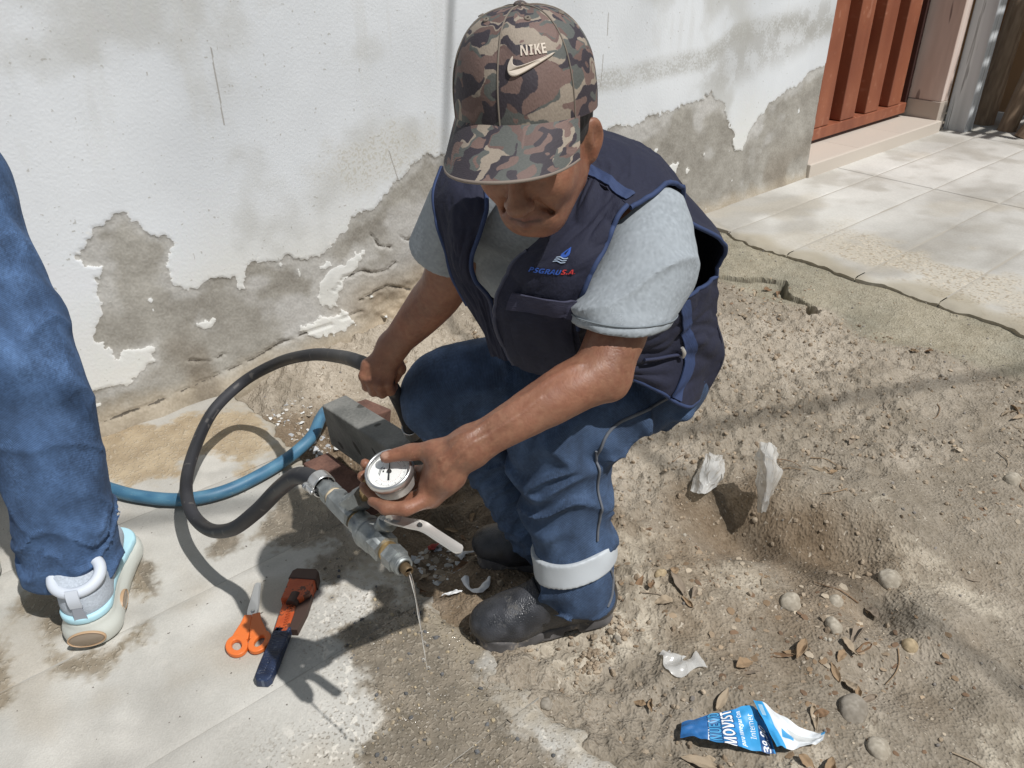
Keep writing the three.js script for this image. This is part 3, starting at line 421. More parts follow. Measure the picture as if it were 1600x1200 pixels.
// ---- gate recess
const M_trim = std({ color: lin(0.62, 0.56, 0.49), roughness: 0.6 });
{
  const st = thing('door_step', 'beige tiled door step below the brown gate', 'step', null, [5.57, 0, -2.75]);
  mesh('riser', box(1.80, 0.13, 0.03, 5.575, 0.053, -2.60, 0.004), std({ color: lin(0.55, 0.49, 0.42), roughness: 0.55 }), st);
  for (let k = 0; k < 3; k++) mesh('tread_tile', box(0.593, 0.03, 0.42, 4.98 + k * 0.596, 0.105, -2.805, 0.003), std({ color: lin(0.55, 0.49, 0.42).multiplyScalar(1 - 0.03 * k), roughness: 0.5 }), st);
  mesh('step_core', box(1.78, 0.09, 0.40, 5.575, 0.04, -2.82, 0.003), std({ color: lin(0.55, 0.49, 0.42) }), st); rebase(st);
  const rustT = texPair(512, 512, (u, v) => { const a = pn(u, v, 6), b = pn(u, v, 40, 3), s = pn(u, v * 0.2 % 1, 30, 7); let c = mix3([124, 70, 49], [148, 90, 64], clamp(0.5 + a * 0.6 + s * 0.3)); c = mix3(c, [170, 120, 98], sstep(0.35, 0.8, b + a * 0.4) * 0.5); return [...c, 0.5 + b * 0.2, 0.55 + b * 0.1]; });
  const M_gate = std({ map: rustT[0], roughnessMap: rustT[1], roughness: 1, bumpMap: rustT[1], bumpScale: 0.0006 });
  const uvm = g => { const p = g.attributes.position, t = g.attributes.uv; for (let i = 0; i < p.count; i++) t.setXY(i, p.getX(i) * 0.9 + p.getZ(i) * 0.7, p.getY(i) * 0.9); return g; };
  const gt = thing('gate', 'rust brown ribbed sheet metal gate in the white wall', 'gate', null, [5.57, 0.13, -2.9]);
  mesh('backing_sheet', uvm(box(1.70, 2.0, 0.012, 5.565, 1.17, -2.965, 0.003)), M_gate, gt);
  for (let k = 0; k < 5; k++) mesh('rib', uvm(box(0.185, 1.93, 0.1, 4.88 + k * 0.338, 1.19, -2.91, 0.008)), M_gate, gt);
  mesh('bottom_rail', uvm(box(1.70, 0.075, 0.105, 5.565, 0.185, -2.905, 0.004)), M_gate, gt);
  mesh('top_rail', uvm(box(1.70, 0.07, 0.105, 5.565, 2.20, -2.905, 0.004)), M_gate, gt);
  const M_fr = std({ color: lin(0.055, 0.022, 0.018), roughness: 0.5 });
  mesh('stile', box(0.04, 2.05, 0.09, 6.435, 1.185, -2.91, 0.004), M_fr, gt); mesh('stile', box(0.03, 2.05, 0.09, 4.70, 1.185, -2.91, 0.004), M_fr, gt); rebase(gt);
  // pale pilaster to the right of the gate
  const pinkT = texPair(256, 512, (u, v) => { const a = pn(u, v, 5), b = pn(u, v, 24, 3), s = pn(u, v, 8, 11) + 0.5 * pn(u, v, 18, 2); let c = mix3([196, 176, 164], [208, 192, 182], clamp(0.5 + a)); if (s > 0.78) c = mix3(c, [120, 104, 98], clamp((s - 0.78) * 8) * 0.8); return [...c.map(q => q + b * 6), 0.5, 0.9]; });
  const pl = thing('gate_pilaster', 'pinkish spotted plaster pilaster beside the brown gate', 'pilaster', null, [6.53, 0.1, -2.8]);
  mesh('shaft', box(0.12, 2.5, 0.36, 6.525, 1.5, -2.80, 0.006), std({ map: pinkT[0], roughness: 0.92 }), pl);
  mesh('base_tile', box(0.13, 0.24, 0.37, 6.52, 0.13, -2.802, 0.004), std({ color: lin(0.45, 0.39, 0.33), roughness: 0.5 }), pl); rebase(pl);
  const postT = texPair(256, 512, (u, v) => { const a = pn(u, v, 5), b = pn(u, v, 30, 3), s = pn(u, v * 0.25, 14, 5); let c = mix3([176, 179, 180], [214, 217, 218], clamp(0.5 + a * 0.7 + s * 0.12)); c = mix3(c, [112, 112, 110], sstep(0.25, 0.7, a + 0.5 * b) * 0.6); return [...c, 0.5 + b * 0.2, 0.93]; });
  const po = thing('corner_post', 'weathered pale grey concrete corner post beside the pilaster', 'post', null, [6.66, 0, -2.56]);
  mesh('shaft', box(0.13, 2.7, 0.17, 6.66, 1.35, -2.53, 0.012), std({ map: postT[0], bumpMap: postT[1], bumpScale: 0.003 }), po); rebase(po);
  // lean-to fence behind the post: ochre sheet, leaning timber poles
  const f = thing('plank_fence', 'ochre boarded fence standing beyond the grey post', 'fence', null, [8, 0, -2.6]);
  const och = [lin(0.30, 0.16, 0.07), lin(0.25, 0.13, 0.06), lin(0.34, 0.2, 0.1)];
  for (let k = 0; k < 9; k++) mesh('board', box(0.03, 2.3, 0.27, 7.55 + 0.02 * n2(k, 3), 1.13, -3.9 + k * 0.28, 0.004), std({ color: och[k % 3], roughness: 0.85 }), f); rebase(f);
  const wood = texPair(128, 512, (u, v) => { const s = pn(u, v * 0.1, 26, 5), b = pn(u, v, 18, 3); const c = mix3([120, 100, 80], [158, 138, 116], clamp(0.5 + s * 0.35 + b * 0.5)); return [...c, 0.5 + s * 0.4, 0.95]; });
  const M_wood = std({ map: wood[0], bumpMap: wood[1], bumpScale: 0.004 });
  const poles = [[[7.001,0,-2.489],[7.5, 2.2, -2.55],0.085], [[6.876,0,-2.258],[7.47,2.3,-2.1],0.07],[[6.792,0,-2.064],[7.45,1.5,-1.6],0.10],[[6.682,0,-1.836],[7.4,2.2,-1.5],0.08]];
  poles.forEach(([a, b, r], k) => { const g = tube([a, vmix(a, b, 0.35), vmix(a, b, 0.7), b].map((p, i) => [p[0] + 0.012 * n2(i * 3 + k * 7, 1), p[1], p[2] + 0.012 * n2(i * 3, k * 5)]), t => r * (1 - 0.12 * t + 0.05 * n2(t * 9, k)), 24, 10); const uv = g.attributes.uv; for (let i = 0; i < uv.count; i++) uv.setXY(i, uv.getY(i) * 4, uv.getX(i)); const m = mesh('timber_pole', g, M_wood); tag(m, 'grey weathered timber pole leaning on the ochre fence', 'pole', 'poles leaning on the ochre fence'); });
}
// ---- cane canopy over the fence corner: throws the striped shade on the pavement edge
{
  const t = thing('cane_canopy', 'flat canopy of dry canes above the ochre fence', 'canopy', null, [7.3, 2.4, -2.0]); const M_k = std({ color: lin(0.34, 0.26, 0.16), roughness: 0.85 });
  for (let k = 0; k < 17; k++) { const z = -2.5 + k * 0.105; mesh('cane', tube([[6.75, 2.42 + 0.01 * n2(k, 1), z], [7.4, 2.40, z + 0.02 * n2(k, 4)], [8.15, 2.41, z + 0.03 * n2(k, 8)]], 0.034, 12, 8), M_k, t); }
  for (const x of [6.9, 7.9]) mesh('beam', tube([[x, 2.345, -2.6], [x, 2.345, -0.7]], 0.035, 4, 8), M_k, t);
  for (const z of [-2.45, -0.75]) mesh('prop', tube([[7.9, 0.0, z], [7.9, 2.32, z]], 0.04, 6, 8), M_k, t); rebase(t);
}
// ---- overhead cables crossing the street: thin soft shadows on wall and earth
{
  const M_k = std({ color: lin(0.03, 0.03, 0.03), roughness: 0.6 });
  tag(mesh('overhead_cable', tube([0, 1, 2, 3, 4, 6, 9].map(s => [2.3 - 0.016 * s, 4 + 0.25 * s, -2.7 + s]), 0.0115, 60, 8), M_k), 'black overhead cable running from the house wall across the street', 'cable');
  tag(mesh('overhead_cable', tube([-6, -2, 2, 6, 11].map(x => [x, 6 + 0.012 * (x - 3) ** 2, 2.51 + 0.456 * (x - 2.84)]), 0.015, 60, 8), M_k), 'black overhead cable running along the street', 'cable');
}
// ---- street tree behind the viewpoint: its crown edge dapples the near corner of the earth
{
  const t = thing('street_tree', 'leafy street tree standing across the earth from the wall', 'tree', null, [4.0, -0.05, 5.6]);
  const bark = std({ color: lin(0.14, 0.11, 0.085), roughness: 0.95 }); const r = rngOf(91), base = [4.0, -0.06, 5.6], top = [3.8, 5.2, 5.4];
  mesh('trunk', tube([base, [4.05, 1.5, 5.6], [3.95, 3.2, 5.5], top], u => 0.15 - 0.08 * u, 30, 12), bark, t);
  const tips = []; for (let k = 0; k < 11; k++) { const a = k / 11 * 6.283 + r() * 0.4, el = 0.25 + 0.6 * r(), L = 1.1 + 0.9 * r(), s = vmix([3.95, 3.2, 5.5], top, r()); const e = [s[0] + Math.cos(a) * L * Math.cos(el), s[1] + L * Math.sin(el) + 0.5, s[2] + Math.sin(a) * L * Math.cos(el)]; tips.push(e, vmix(s, e, 0.6)); mesh('limb', tube([s, vadd(vmix(s, e, 0.5), [0, 0.12, 0]), e], u => 0.05 - 0.04 * u, 12, 7), bark, t); }
  const pos = [], nrm = []; for (let k = 0; k < 5200; k++) { const c = tips[Math.floor(r() * tips.length)], R = 0.55 * Math.cbrt(r()), a = r() * 6.283, b = Math.acos(2 * r() - 1); const p = [c[0] + R * Math.sin(b) * Math.cos(a), c[1] + R * Math.cos(b) * 0.8, c[2] + R * Math.sin(b) * Math.sin(a)]; const d = vnorm([r() - 0.5, r() * 0.6 - 0.4, r() - 0.5]), s = vnorm(vcross(d, [r() - 0.5, 1, r() - 0.5])), L = 0.07 + 0.05 * r(); const q = [vadd(p, d, -L), vadd(p, s, L * 0.4), vadd(p, d, L), vadd(p, s, -L * 0.4)]; for (const i of [0, 1, 2, 0, 2, 3]) pos.push(...q[i]); }
  const g = new THREE.BufferGeometry(); g.setAttribute('position', new THREE.Float32BufferAttribute(pos, 3)); g.computeVertexNormals();
  mesh('crown', g, new THREE.MeshPhysicalMaterial({ color: lin(0.07, 0.12, 0.035), roughness: 0.8, transmission: 0.25, thickness: 0, side: THREE.DoubleSide }), t); rebase(t);
}
// ---- dust and litter ground under the fence
{
  const g = gridGeo(40, 40, (u, v) => { const z = lerp(-5.0, -2.62, u), x = lerp(6.7, 8.2, v); return [x, 0.005 + 0.03 * fbm(x * 4, z * 4, 3), z, x * 0.4, z * 0.4]; });
  struct('yard_ground', g, M_earth, 'shaded earth strip beyond the corner post');
}

// ================================================================ OBJECTS
const RUBBER = texPair(256, 256, (u, v) => { const a = pn(u, v, 8), b = pn(u, v, 60, 4); let c = mix3([34, 34, 37], [50, 50, 54], clamp(0.5 + a)); if (b > 0.6) c = mix3(c, [120, 114, 106], 0.5); return [...c, 0.5 + b * 0.3, 0.45 + 0.25 * clamp(0.5 + a)]; });
const M_rubber = std({ map: RUBBER[0], roughnessMap: RUBBER[1], roughness: 1, bumpMap: RUBBER[1], bumpScale: 0.0006 });
const M_brass = std({ color: lin(0.52, 0.36, 0.17), metalness: 0.85, roughness: 0.38 });
const GALV = texPair(256, 256, (u, v) => { const a = pn(u, v, 10), b = pn(u, v, 50, 4); const c = mix3([128, 132, 132], [176, 180, 178], clamp(0.5 + a * 0.8 + b * 0.3)); return [...c, 0.5 + b * 0.2, 0.42 + 0.2 * clamp(0.5 + a)]; });
const M_galv = std({ map: GALV[0], roughnessMap: GALV[1], roughness: 1, metalness: 0.75, bumpMap: GALV[1], bumpScale: 0.0005 });
const M_steel = std({ color: lin(0.62, 0.62, 0.61), metalness: 0.9, roughness: 0.3 });
const M_steelW = std({ color: lin(0.66, 0.64, 0.60), metalness: 0.6, roughness: 0.42 });
// ---- pressure hose loop (from the worker's right hand round to the fitting, and down to the pipe stub)
const HOSE_R = 0.0172;
{
  const pts = [[1.004,0.2,-1.613],[0.931,0.324,-1.528],[0.854,0.473,-1.434],[0.783,0.595,-1.36],[0.753,0.638,-1.366],[0.773,0.605,-1.483],[0.802,0.547,-1.627],[0.84,0.432,-1.886],[0.82,0.331,-2.082],[0.748,0.243,-2.197],[0.632,0.207,-2.161],[0.522,0.169,-2.057],[0.442,0.151,-1.928],[0.408,0.15,-1.804],[0.405,0.177,-1.676],[0.421,0.254,-1.539],[0.448,0.373,-1.411],[0.469,0.499,-1.292],[0.473,0.586,-1.19],[0.471,0.625,-1.1]];
  const t = thing('black_hose', 'black rubber pressure hose looped from the gripped end to the valve', 'hose', null, [0.454,0,-2.042]);
  mesh('hose_body', tube(pts, HOSE_R, 260, 18), M_rubber, t);
  mesh('hose_tail_clamp', turned([0.931,0.324,-1.528], [0.958,0.276,-1.558], [[0, 0.0196], [0, 0.0225], [1, 0.0225], [1, 0.0196]], 24), M_steel, t); rebase(t);
}
// ---- blue hose lying on the slab, tucked under the block
{
  const pts = [[0.044,0.022,-2.809],[0.178,0.022,-2.479],[0.277,0.024,-2.293],[0.353,0.024,-2.152],[0.455,0.024,-2.041],[0.556,0.024,-2.001],[0.681,0.026,-2.004],[0.805,0.03,-2.032],[0.883,0.045,-2.059],[0.954,0.045,-2.133],[1.035,0,-2.237],[1.122,-0.08,-2.327]];
  const t = thing('blue_hose', 'faded blue garden hose lying across the slab under the black loop', 'hose', null, [0.463,0,-2.075]);
  const hb = texPair(256, 128, (u, v) => { const a = pn(u, v, 9), b = pn(u, v, 50, 3); let c = mix3([56, 100, 128], [80, 124, 148], clamp(0.5 + a * 0.8)); if (b > 0.55) c = mix3(c, [140, 150, 146], 0.4); return [...c, 0.5 + b * 0.2, 0.55]; });
  const g = tube(pts, 0.0195, 160, 18); const uv = g.attributes.uv; for (let i = 0; i < uv.count; i++) uv.setXY(i, uv.getX(i) * 3, uv.getY(i) / (6.283 * 0.0195) + 0.1);
  mesh('hose_body', g, std({ map: hb[0], roughness: 0.5 }), t); rebase(t);
}
// ---- test fitting: hose clamp, tee, ball valve, outlet nipple
const FA = [0.471,0.625,-1.1], FB = [0.463,0.626,-0.81], fx = t => vmix(FA, FB, t);
{
  const t = thing('test_valve_fitting', 'galvanised tee and ball valve on the end of the black hose', 'valve', null, [0.607,0,-1.233]);
  const clamp_ = mesh('hose_clamp', turned(fx(-0.01), fx(0.075), [[0, 0.0205], [0, 0.0222], [0.1, 0.0228], [0.9, 0.0228], [1, 0.0222], [1, 0.0205]], 28), M_steel, t);
  const ax = vnorm(vsub(FB, FA)), side = vnorm([-0.989,0.145,-0.018]);
  mesh('clamp_screw', turned(vadd(vadd(fx(0.01), side, 0.026), ax, -0.004), vadd(vadd(fx(0.06), side, 0.027), ax, 0.01), [[0, 0], [0, 0.007], [0.3, 0.007], [0.3, 0.0045], [1, 0.0045], [1, 0]], 12), M_steel, clamp_);
  mesh('hose_barb', turned(fx(0.07), fx(0.19), [[0, 0.0], [0, 0.0165], [0.45, 0.0165], [0.45, 0.0205], [1, 0.0205], [1, 0]], 6, true), M_galv, t);
  mesh('thread_tape', turned(fx(0.185), fx(0.225), [[0, 0.016], [0.5, 0.0175], [1, 0.016]], 24), std({ color: lin(0.62, 0.5, 0.34), roughness: 0.7 }), t);
  // tee: square-shouldered body with a branch up to the gauge
  const tee = mesh('tee_body', turned(fx(0.22), fx(0.47), [[0, 0], [0, 0.021], [0.12, 0.0225], [0.88, 0.0225], [1, 0.021], [1, 0]], 8, true), M_galv, t);
  const teeC = fx(0.335), brEnd = [0.482,0.673,-0.952];
  mesh('tee_branch', turned(teeC, brEnd, [[0, 0.019], [0.6, 0.019], [0.6, 0.0205], [1, 0.0205], [1, 0]], 6, true), M_galv, tee);
  mesh('brass_nipple', turned(fx(0.465), fx(0.51), [[0, 0.0155], [0.3, 0.0175], [0.7, 0.0175], [1, 0.0155]], 24), M_brass, t);
  const vb = mesh('valve_body', turned(fx(0.50), fx(0.80), [[0, 0], [0, 0.0215], [0.2, 0.0215], [0.24, 0.0255], [0.36, 0.0275], [0.37, 0.0285], [0.42, 0.0285], [0.43, 0.0275], [0.66, 0.0265], [0.74, 0.0225], [0.76, 0.0215], [1, 0.0215], [1, 0]], 32), M_galv, t);
  mesh('end_hex', turned(fx(0.70), fx(0.805), [[0, 0], [0, 0.0245], [1, 0.0245], [1, 0]], 6, true), M_galv, vb);
  mesh('brass_nipple', turned(fx(0.80), fx(0.85), [[0, 0.0155], [0.3, 0.0172], [0.7, 0.0172], [1, 0.0155]], 24), M_brass, t);
  mesh('outlet_hex', turned(fx(0.845), fx(0.93), [[0, 0], [0, 0.0205], [1, 0.0205], [1, 0]], 6, true), M_galv, t);
  mesh('outlet_nipple', turned(fx(0.92), fx(0.985), [[0, 0.017], [0.7, 0.017], [0.72, 0.0155], [1, 0.0155], [1, 0.0105], [0.6, 0.0105]], 24), M_galv, t);
  mesh('outlet_tip', turned(fx(0.975), fx(1.03), [[0, 0.009], [0.5, 0.0095], [1, 0.0085], [1, 0.006], [0.5, 0.006]], 18), std({ color: lin(0.16, 0.11, 0.06), metalness: 0.6, roughness: 0.5 }), t);
  // stem, packing nut and bent lever handle
  const sA = [0.472,0.637,-0.903], sB = [0.488,0.681,-0.87];
  mesh('stem', turned(sA, sB, [[0, 0.0135], [0.45, 0.0135], [0.45, 0.0165], [0.62, 0.0165], [0.62, 0.0095], [1, 0.0095], [1, 0]], 20), M_galv, t);
  const nut = mesh('stem_nut', turned(vmix(sA, sB, 0.82), vmix(sA, sB, 1.08), [[0, 0], [0, 0.0115], [1, 0.0115], [1, 0]], 6, true), M_steel, t);
  const hp = [[0.478,0.679,-0.879],[0.487,0.678,-0.86],[0.496,0.68,-0.841],[0.506,0.681,-0.823],[0.51,0.679,-0.814],[0.515,0.676,-0.792],[0.52,0.673,-0.77],[0.526,0.669,-0.746]].map(p => V(p));
  const cv = new THREE.CatmullRomCurve3(hp, false, 'centripetal'); const nH = vnorm(vsub(sB, sA));
  const hg = []; { const nn = 40; const P = []; const wAt = s => 0.0108 * Math.min(1, Math.sqrt(clamp(1 - ((s - 0.94) / 0.06) ** 2 * (s > 0.94 ? 1 : 0)) + 0.02)) * (s < 0.1 ? 0.75 + 2.5 * s : 1);
    const f = (u, v) => { const c = cv.getPointAt(v), tg = cv.getTangentAt(v); const tt = [tg.x, tg.y, tg.z]; const up = vnorm(vadd(nH, tt, -vdot(nH, tt))); const sd = vcross(tt, up); const w = wAt(v) * (u * 2 - 1); return vadd(vadd([c.x, c.y, c.z], sd, w), up, -0.003 * Math.cos(w / 0.0108 * 1.4)); };
    hg.push(sheet(f, 8, nn, 0.0026)); }
  const hd = mesh('lever_handle', merge(hg), M_steelW, t);
  const hc = cv.getPointAt(0.42); mesh('handle_hole', turned(vadd([hc.x, hc.y, hc.z], nH, -0.0012), vadd([hc.x, hc.y, hc.z], nH, 0.0012), [[0, 0], [0, 0.0042], [1, 0.0042], [1, 0]], 16), std({ color: lin(0.03, 0.03, 0.03) }), hd);
  rebase(t);
}
// ---- pressure gauge
const GC = [0.495,0.758,-0.885];
const GN = vnorm([-0.35,0.925,0.147]);            // dial normal
const GS = (() => { const s = vsub([0.483,0.678,-0.948], GC); return vnorm(vadd(s, GN, -vdot(s, GN))); })();   // towards the stem
const GR = 0.0395;
{
  const t = thing('pressure_gauge', 'round pressure gauge with white dial held in a hand', 'gauge', null, vadd(GC, GN, -0.03));
  const A = vadd(GC, GN, -0.034), B = vadd(GC, GN, 0.006);
  mesh('case', turned(A, B, [[0, 0], [0, 0.031], [0.06, 0.0345], [0.12, 0.0355], [0.66, 0.0355], [0.7, 0.036], [0.8, 0.036]], 48), M_steelW, t);
  mesh('bezel', turned(A, B, [[0.62, 0.036], [0.66, GR - 0.0005], [0.8, GR], [0.93, GR - 0.001], [1.0, GR - 0.003], [1.0, GR - 0.0055], [0.94, GR - 0.0065], [0.8, GR - 0.0065]], 56), M_steel, t);
  const cvs = document.createElement('canvas'); cvs.width = cvs.height = 512; const c = cvs.getContext('2d');
  c.fillStyle = '#e9e9e4'; c.fillRect(0, 0, 512, 512); c.translate(256, 256); c.strokeStyle = '#2a2a2c';
  for (let k = 0; k <= 50; k++) { const a = (135 + k * 5.4) * Math.PI / 180, L = k % 5 ? 14 : 30; c.lineWidth = k % 5 ? 2.5 : 5; c.beginPath(); c.moveTo(Math.cos(a) * 205, Math.sin(a) * 205); c.lineTo(Math.cos(a) * (205 - L), Math.sin(a) * (205 - L)); c.stroke(); }
  c.strokeStyle = '#b0413a'; c.lineWidth = 3; for (let k = 0; k <= 30; k++) { const a = (135 + k * 9) * Math.PI / 180; c.beginPath(); c.moveTo(Math.cos(a) * 150, Math.sin(a) * 150); c.lineTo(Math.cos(a) * 140, Math.sin(a) * 140); c.stroke(); }
  c.fillStyle = '#333336'; for (const [x, y, w, h] of [[-52, 70, 26, 22], [-14, 70, 26, 22], [-60, 112, 120, 9], [-44, 128, 88, 7], [-70, 100, 60, 6]]) c.fillRect(x, y, w, h);
  const ct = new THREE.CanvasTexture(cvs); ct.colorSpace = THREE.SRGBColorSpace;
  // dial plane basis: stem side is the bottom of the dial
  const by = GS.map(q => -q), bx = vcross(by, GN); const disc = (r, off) => { const p = [], uv = [], ix = [], n = 48; p.push(...vadd(GC, GN, off)); uv.push(0.5, 0.5); for (let i = 0; i <= n; i++) { const a = i / n * 6.28319, X = Math.cos(a), Y = Math.sin(a); p.push(...vadd(vadd(vadd(GC, GN, off), bx, X * r), by, Y * r)); uv.push(0.5 + X / 2, 0.5 + Y / 2); } for (let i = 1; i <= n; i++) ix.push(0, i, i + 1); return G_(p, ix, uv); };
  const dial = mesh('dial', disc(0.0332, -0.003), std({ map: ct, roughness: 0.6 }), t);
  const at = (x, y, o) => vadd(vadd(vadd(GC, GN, o), bx, x), by, y);
  mesh('needle', tube([at(0.016, 0.003, -0.001), at(0.006, 0.001, -0.001), at(-0.01, -0.002, -0.001), at(-0.024, -0.005, -0.001)], u => 0.0012 * (1.2 - 0.8 * u), 10, 6), std({ color: lin(0.02, 0.02, 0.02) }), t);
  mesh('needle_hub', turned(at(0, 0, -0.003), at(0, 0, 0.0006), [[0, 0.0035], [1, 0.0032], [1, 0]], 16), std({ color: lin(0.02, 0.02, 0.02) }), t);
  mesh('lens', disc(0.0335, 0.0022), new THREE.MeshPhysicalMaterial({ transmission: 1, thickness: 0, roughness: 0.04, ior: 1.49, side: THREE.DoubleSide }), t);
  const s0 = vadd(vadd(GC, GN, -0.018), GS, 0.033), s1 = vsub([0.482,0.673,-0.952], [0, 0, 0]);
  mesh('brass_stem', turned(s0, s1, [[0, 0.009], [0.3, 0.009], [0.3, 0.0125], [0.75, 0.0125], [0.75, 0.0098], [0.85, 0.0108], [1, 0.0098]], 6, true), M_brass, t); rebase(t);
}
// ---- water trickling from the outlet: separate drops
{
  const t = thing('water_trickle', 'thin trickle of water drops falling from the valve outlet', 'water', null, [0.7,0,-1.219]);
  const M_w = new THREE.MeshPhysicalMaterial({ transmission: 1, thickness: 0.01, ior: 1.33, roughness: 0.02 });
  const a = fx(1.03), r = rngOf(5); const dirx = vnorm(vsub(FB, FA)); const at = s => [a[0] + dirx[0] * 0.05 * s, a[1] - 0.02 * s - 0.62 * s * s, a[2] + dirx[2] * 0.05 * s];
  const col = []; for (let k = 0; k < 12; k++) col.push(at(k * 0.05)); mesh('water_thread', tube(col, u => 0.0019 * (1 - 0.7 * u) * (1 + 0.35 * Math.sin(u * 19)), 40, 8), M_w, t);
  for (let k = 0; k < 12; k++) { const s = 0.4 + k * 0.045 + 0.03 * r(), p = at(s); if (p[1] < 0.01) break; const g = new THREE.SphereGeometry(0.0014 + 0.0018 * r(), 10, 8); g.scale(1, 1.2 + 0.6 * r(), 1); g.translate(p[0] + (r() - 0.5) * 0.008, p[1], p[2] + (r() - 0.5) * 0.008); mesh('water_drop', g, M_w, t); } rebase(t);
}
// ---- scissors
{
  const t = thing('scissors', 'scissors with orange plastic handles lying on the slab', 'scissors', null, [0.368,0,-1.443]);
  const O = [0.357,0,-1.407], T = [0.469,0,-1.598], yv = vnorm(vsub(T, O)), xv = [-yv[2], 0, yv[0]]; const L = vlen(vsub(T, O));   // local x = image right
  const at = (x, y, h) => [O[0] + xv[0] * x + yv[0] * y, h, O[2] + xv[2] * x + yv[2] * y];
  const M_o = std({ color: lin(0.72, 0.17, 0.035), roughness: 0.42 });
  const shapeTo = (pts, holes, h0, th, mat, name, bev = 0.002) => { const s = new THREE.Shape(pts.map(p => new THREE.Vector2(...p))); for (const hl of holes) s.holes.push(new THREE.Path(hl.map(p => new THREE.Vector2(...p)))); const g = new THREE.ExtrudeGeometry(s, { depth: th, bevelEnabled: true, bevelSize: bev, bevelThickness: bev, bevelSegments: 3, curveSegments: 24 }); const p = g.attributes.position; for (let i = 0; i < p.count; i++) { const q = at(p.getX(i), p.getY(i), h0 + p.getZ(i)); p.setXYZ(i, ...q); } g.computeVertexNormals(); return mesh(name, mergeVertices(g), mat, t); };
  const ring = (cx, cy, rx, ry, rot, n = 30) => [...Array(n)].map((_, i) => { const a = i / n * 6.283, X = Math.cos(a) * rx, Y = Math.sin(a) * ry; return [cx + X * Math.cos(rot) - Y * Math.sin(rot), cy + X * Math.sin(rot) + Y * Math.cos(rot)]; });
  const handle = (s) => { const outer = []; const cx = 0.026 * s, cy = 0.012, rot = -0.35 * s; const R = ring(cx, cy, 0.0225, 0.029, rot, 40);
    // finger bow with a neck that runs up to the pivot
    const c = [...R.filter(([x, y]) => !(y > cy + 0.016 && x * s < cx * s + 0.012))]; return R.map(([x, y]) => y > cy + 0.014 && x * s < 0.038 ? [x, y] : [x, y]); };
  for (const s of [-1, 1]) {
    const cx = 0.0265 * s, cy = 0.014, rot = -0.4 * s; const R = ring(cx, cy, 0.0225, 0.030, rot, 44);
    // neck polygon joined to bow
    const N = [[0.004 * s, 0.03], [0.002 * s, 0.062], [0.003 * s, 0.104], [0.017 * s, 0.106], [0.022 * s, 0.085], [0.034 * s, 0.055], [0.041 * s, 0.036]];
    shapeTo(R, [ring(cx, cy, 0.0135, 0.020, rot, 36)], 0.004 + (s > 0 ? 0.002 : 0), 0.007, M_o, 'finger_bow', 0.0028);
    shapeTo(N, [], 0.004 + (s > 0 ? 0.002 : 0), 0.0065, M_o, 'handle_shank', 0.0025);
  }
  shapeTo([[-0.011, 0.098], [0.012, 0.098], [0.0135, 0.125], [0.011, L - 0.004], [0.002, L], [-0.004, L - 0.004], [-0.012, 0.122]], [], 0.0055, 0.0022, M_steel, 'blade', 0.0006);
  shapeTo([[-0.012, 0.1], [0.009, 0.1], [0.012, 0.122], [0.008, L - 0.012], [-0.003, L - 0.008], [-0.013, 0.126]], [], 0.0082, 0.0020, M_steel, 'blade', 0.0006);
  const pv = at(0, 0.118, 0.010); mesh('pivot_screw', turned(pv, [pv[0], 0.0135, pv[2]], [[0, 0.005], [0.6, 0.005], [1, 0.0035], [1, 0]], 18), M_steel, t); rebase(t);
}
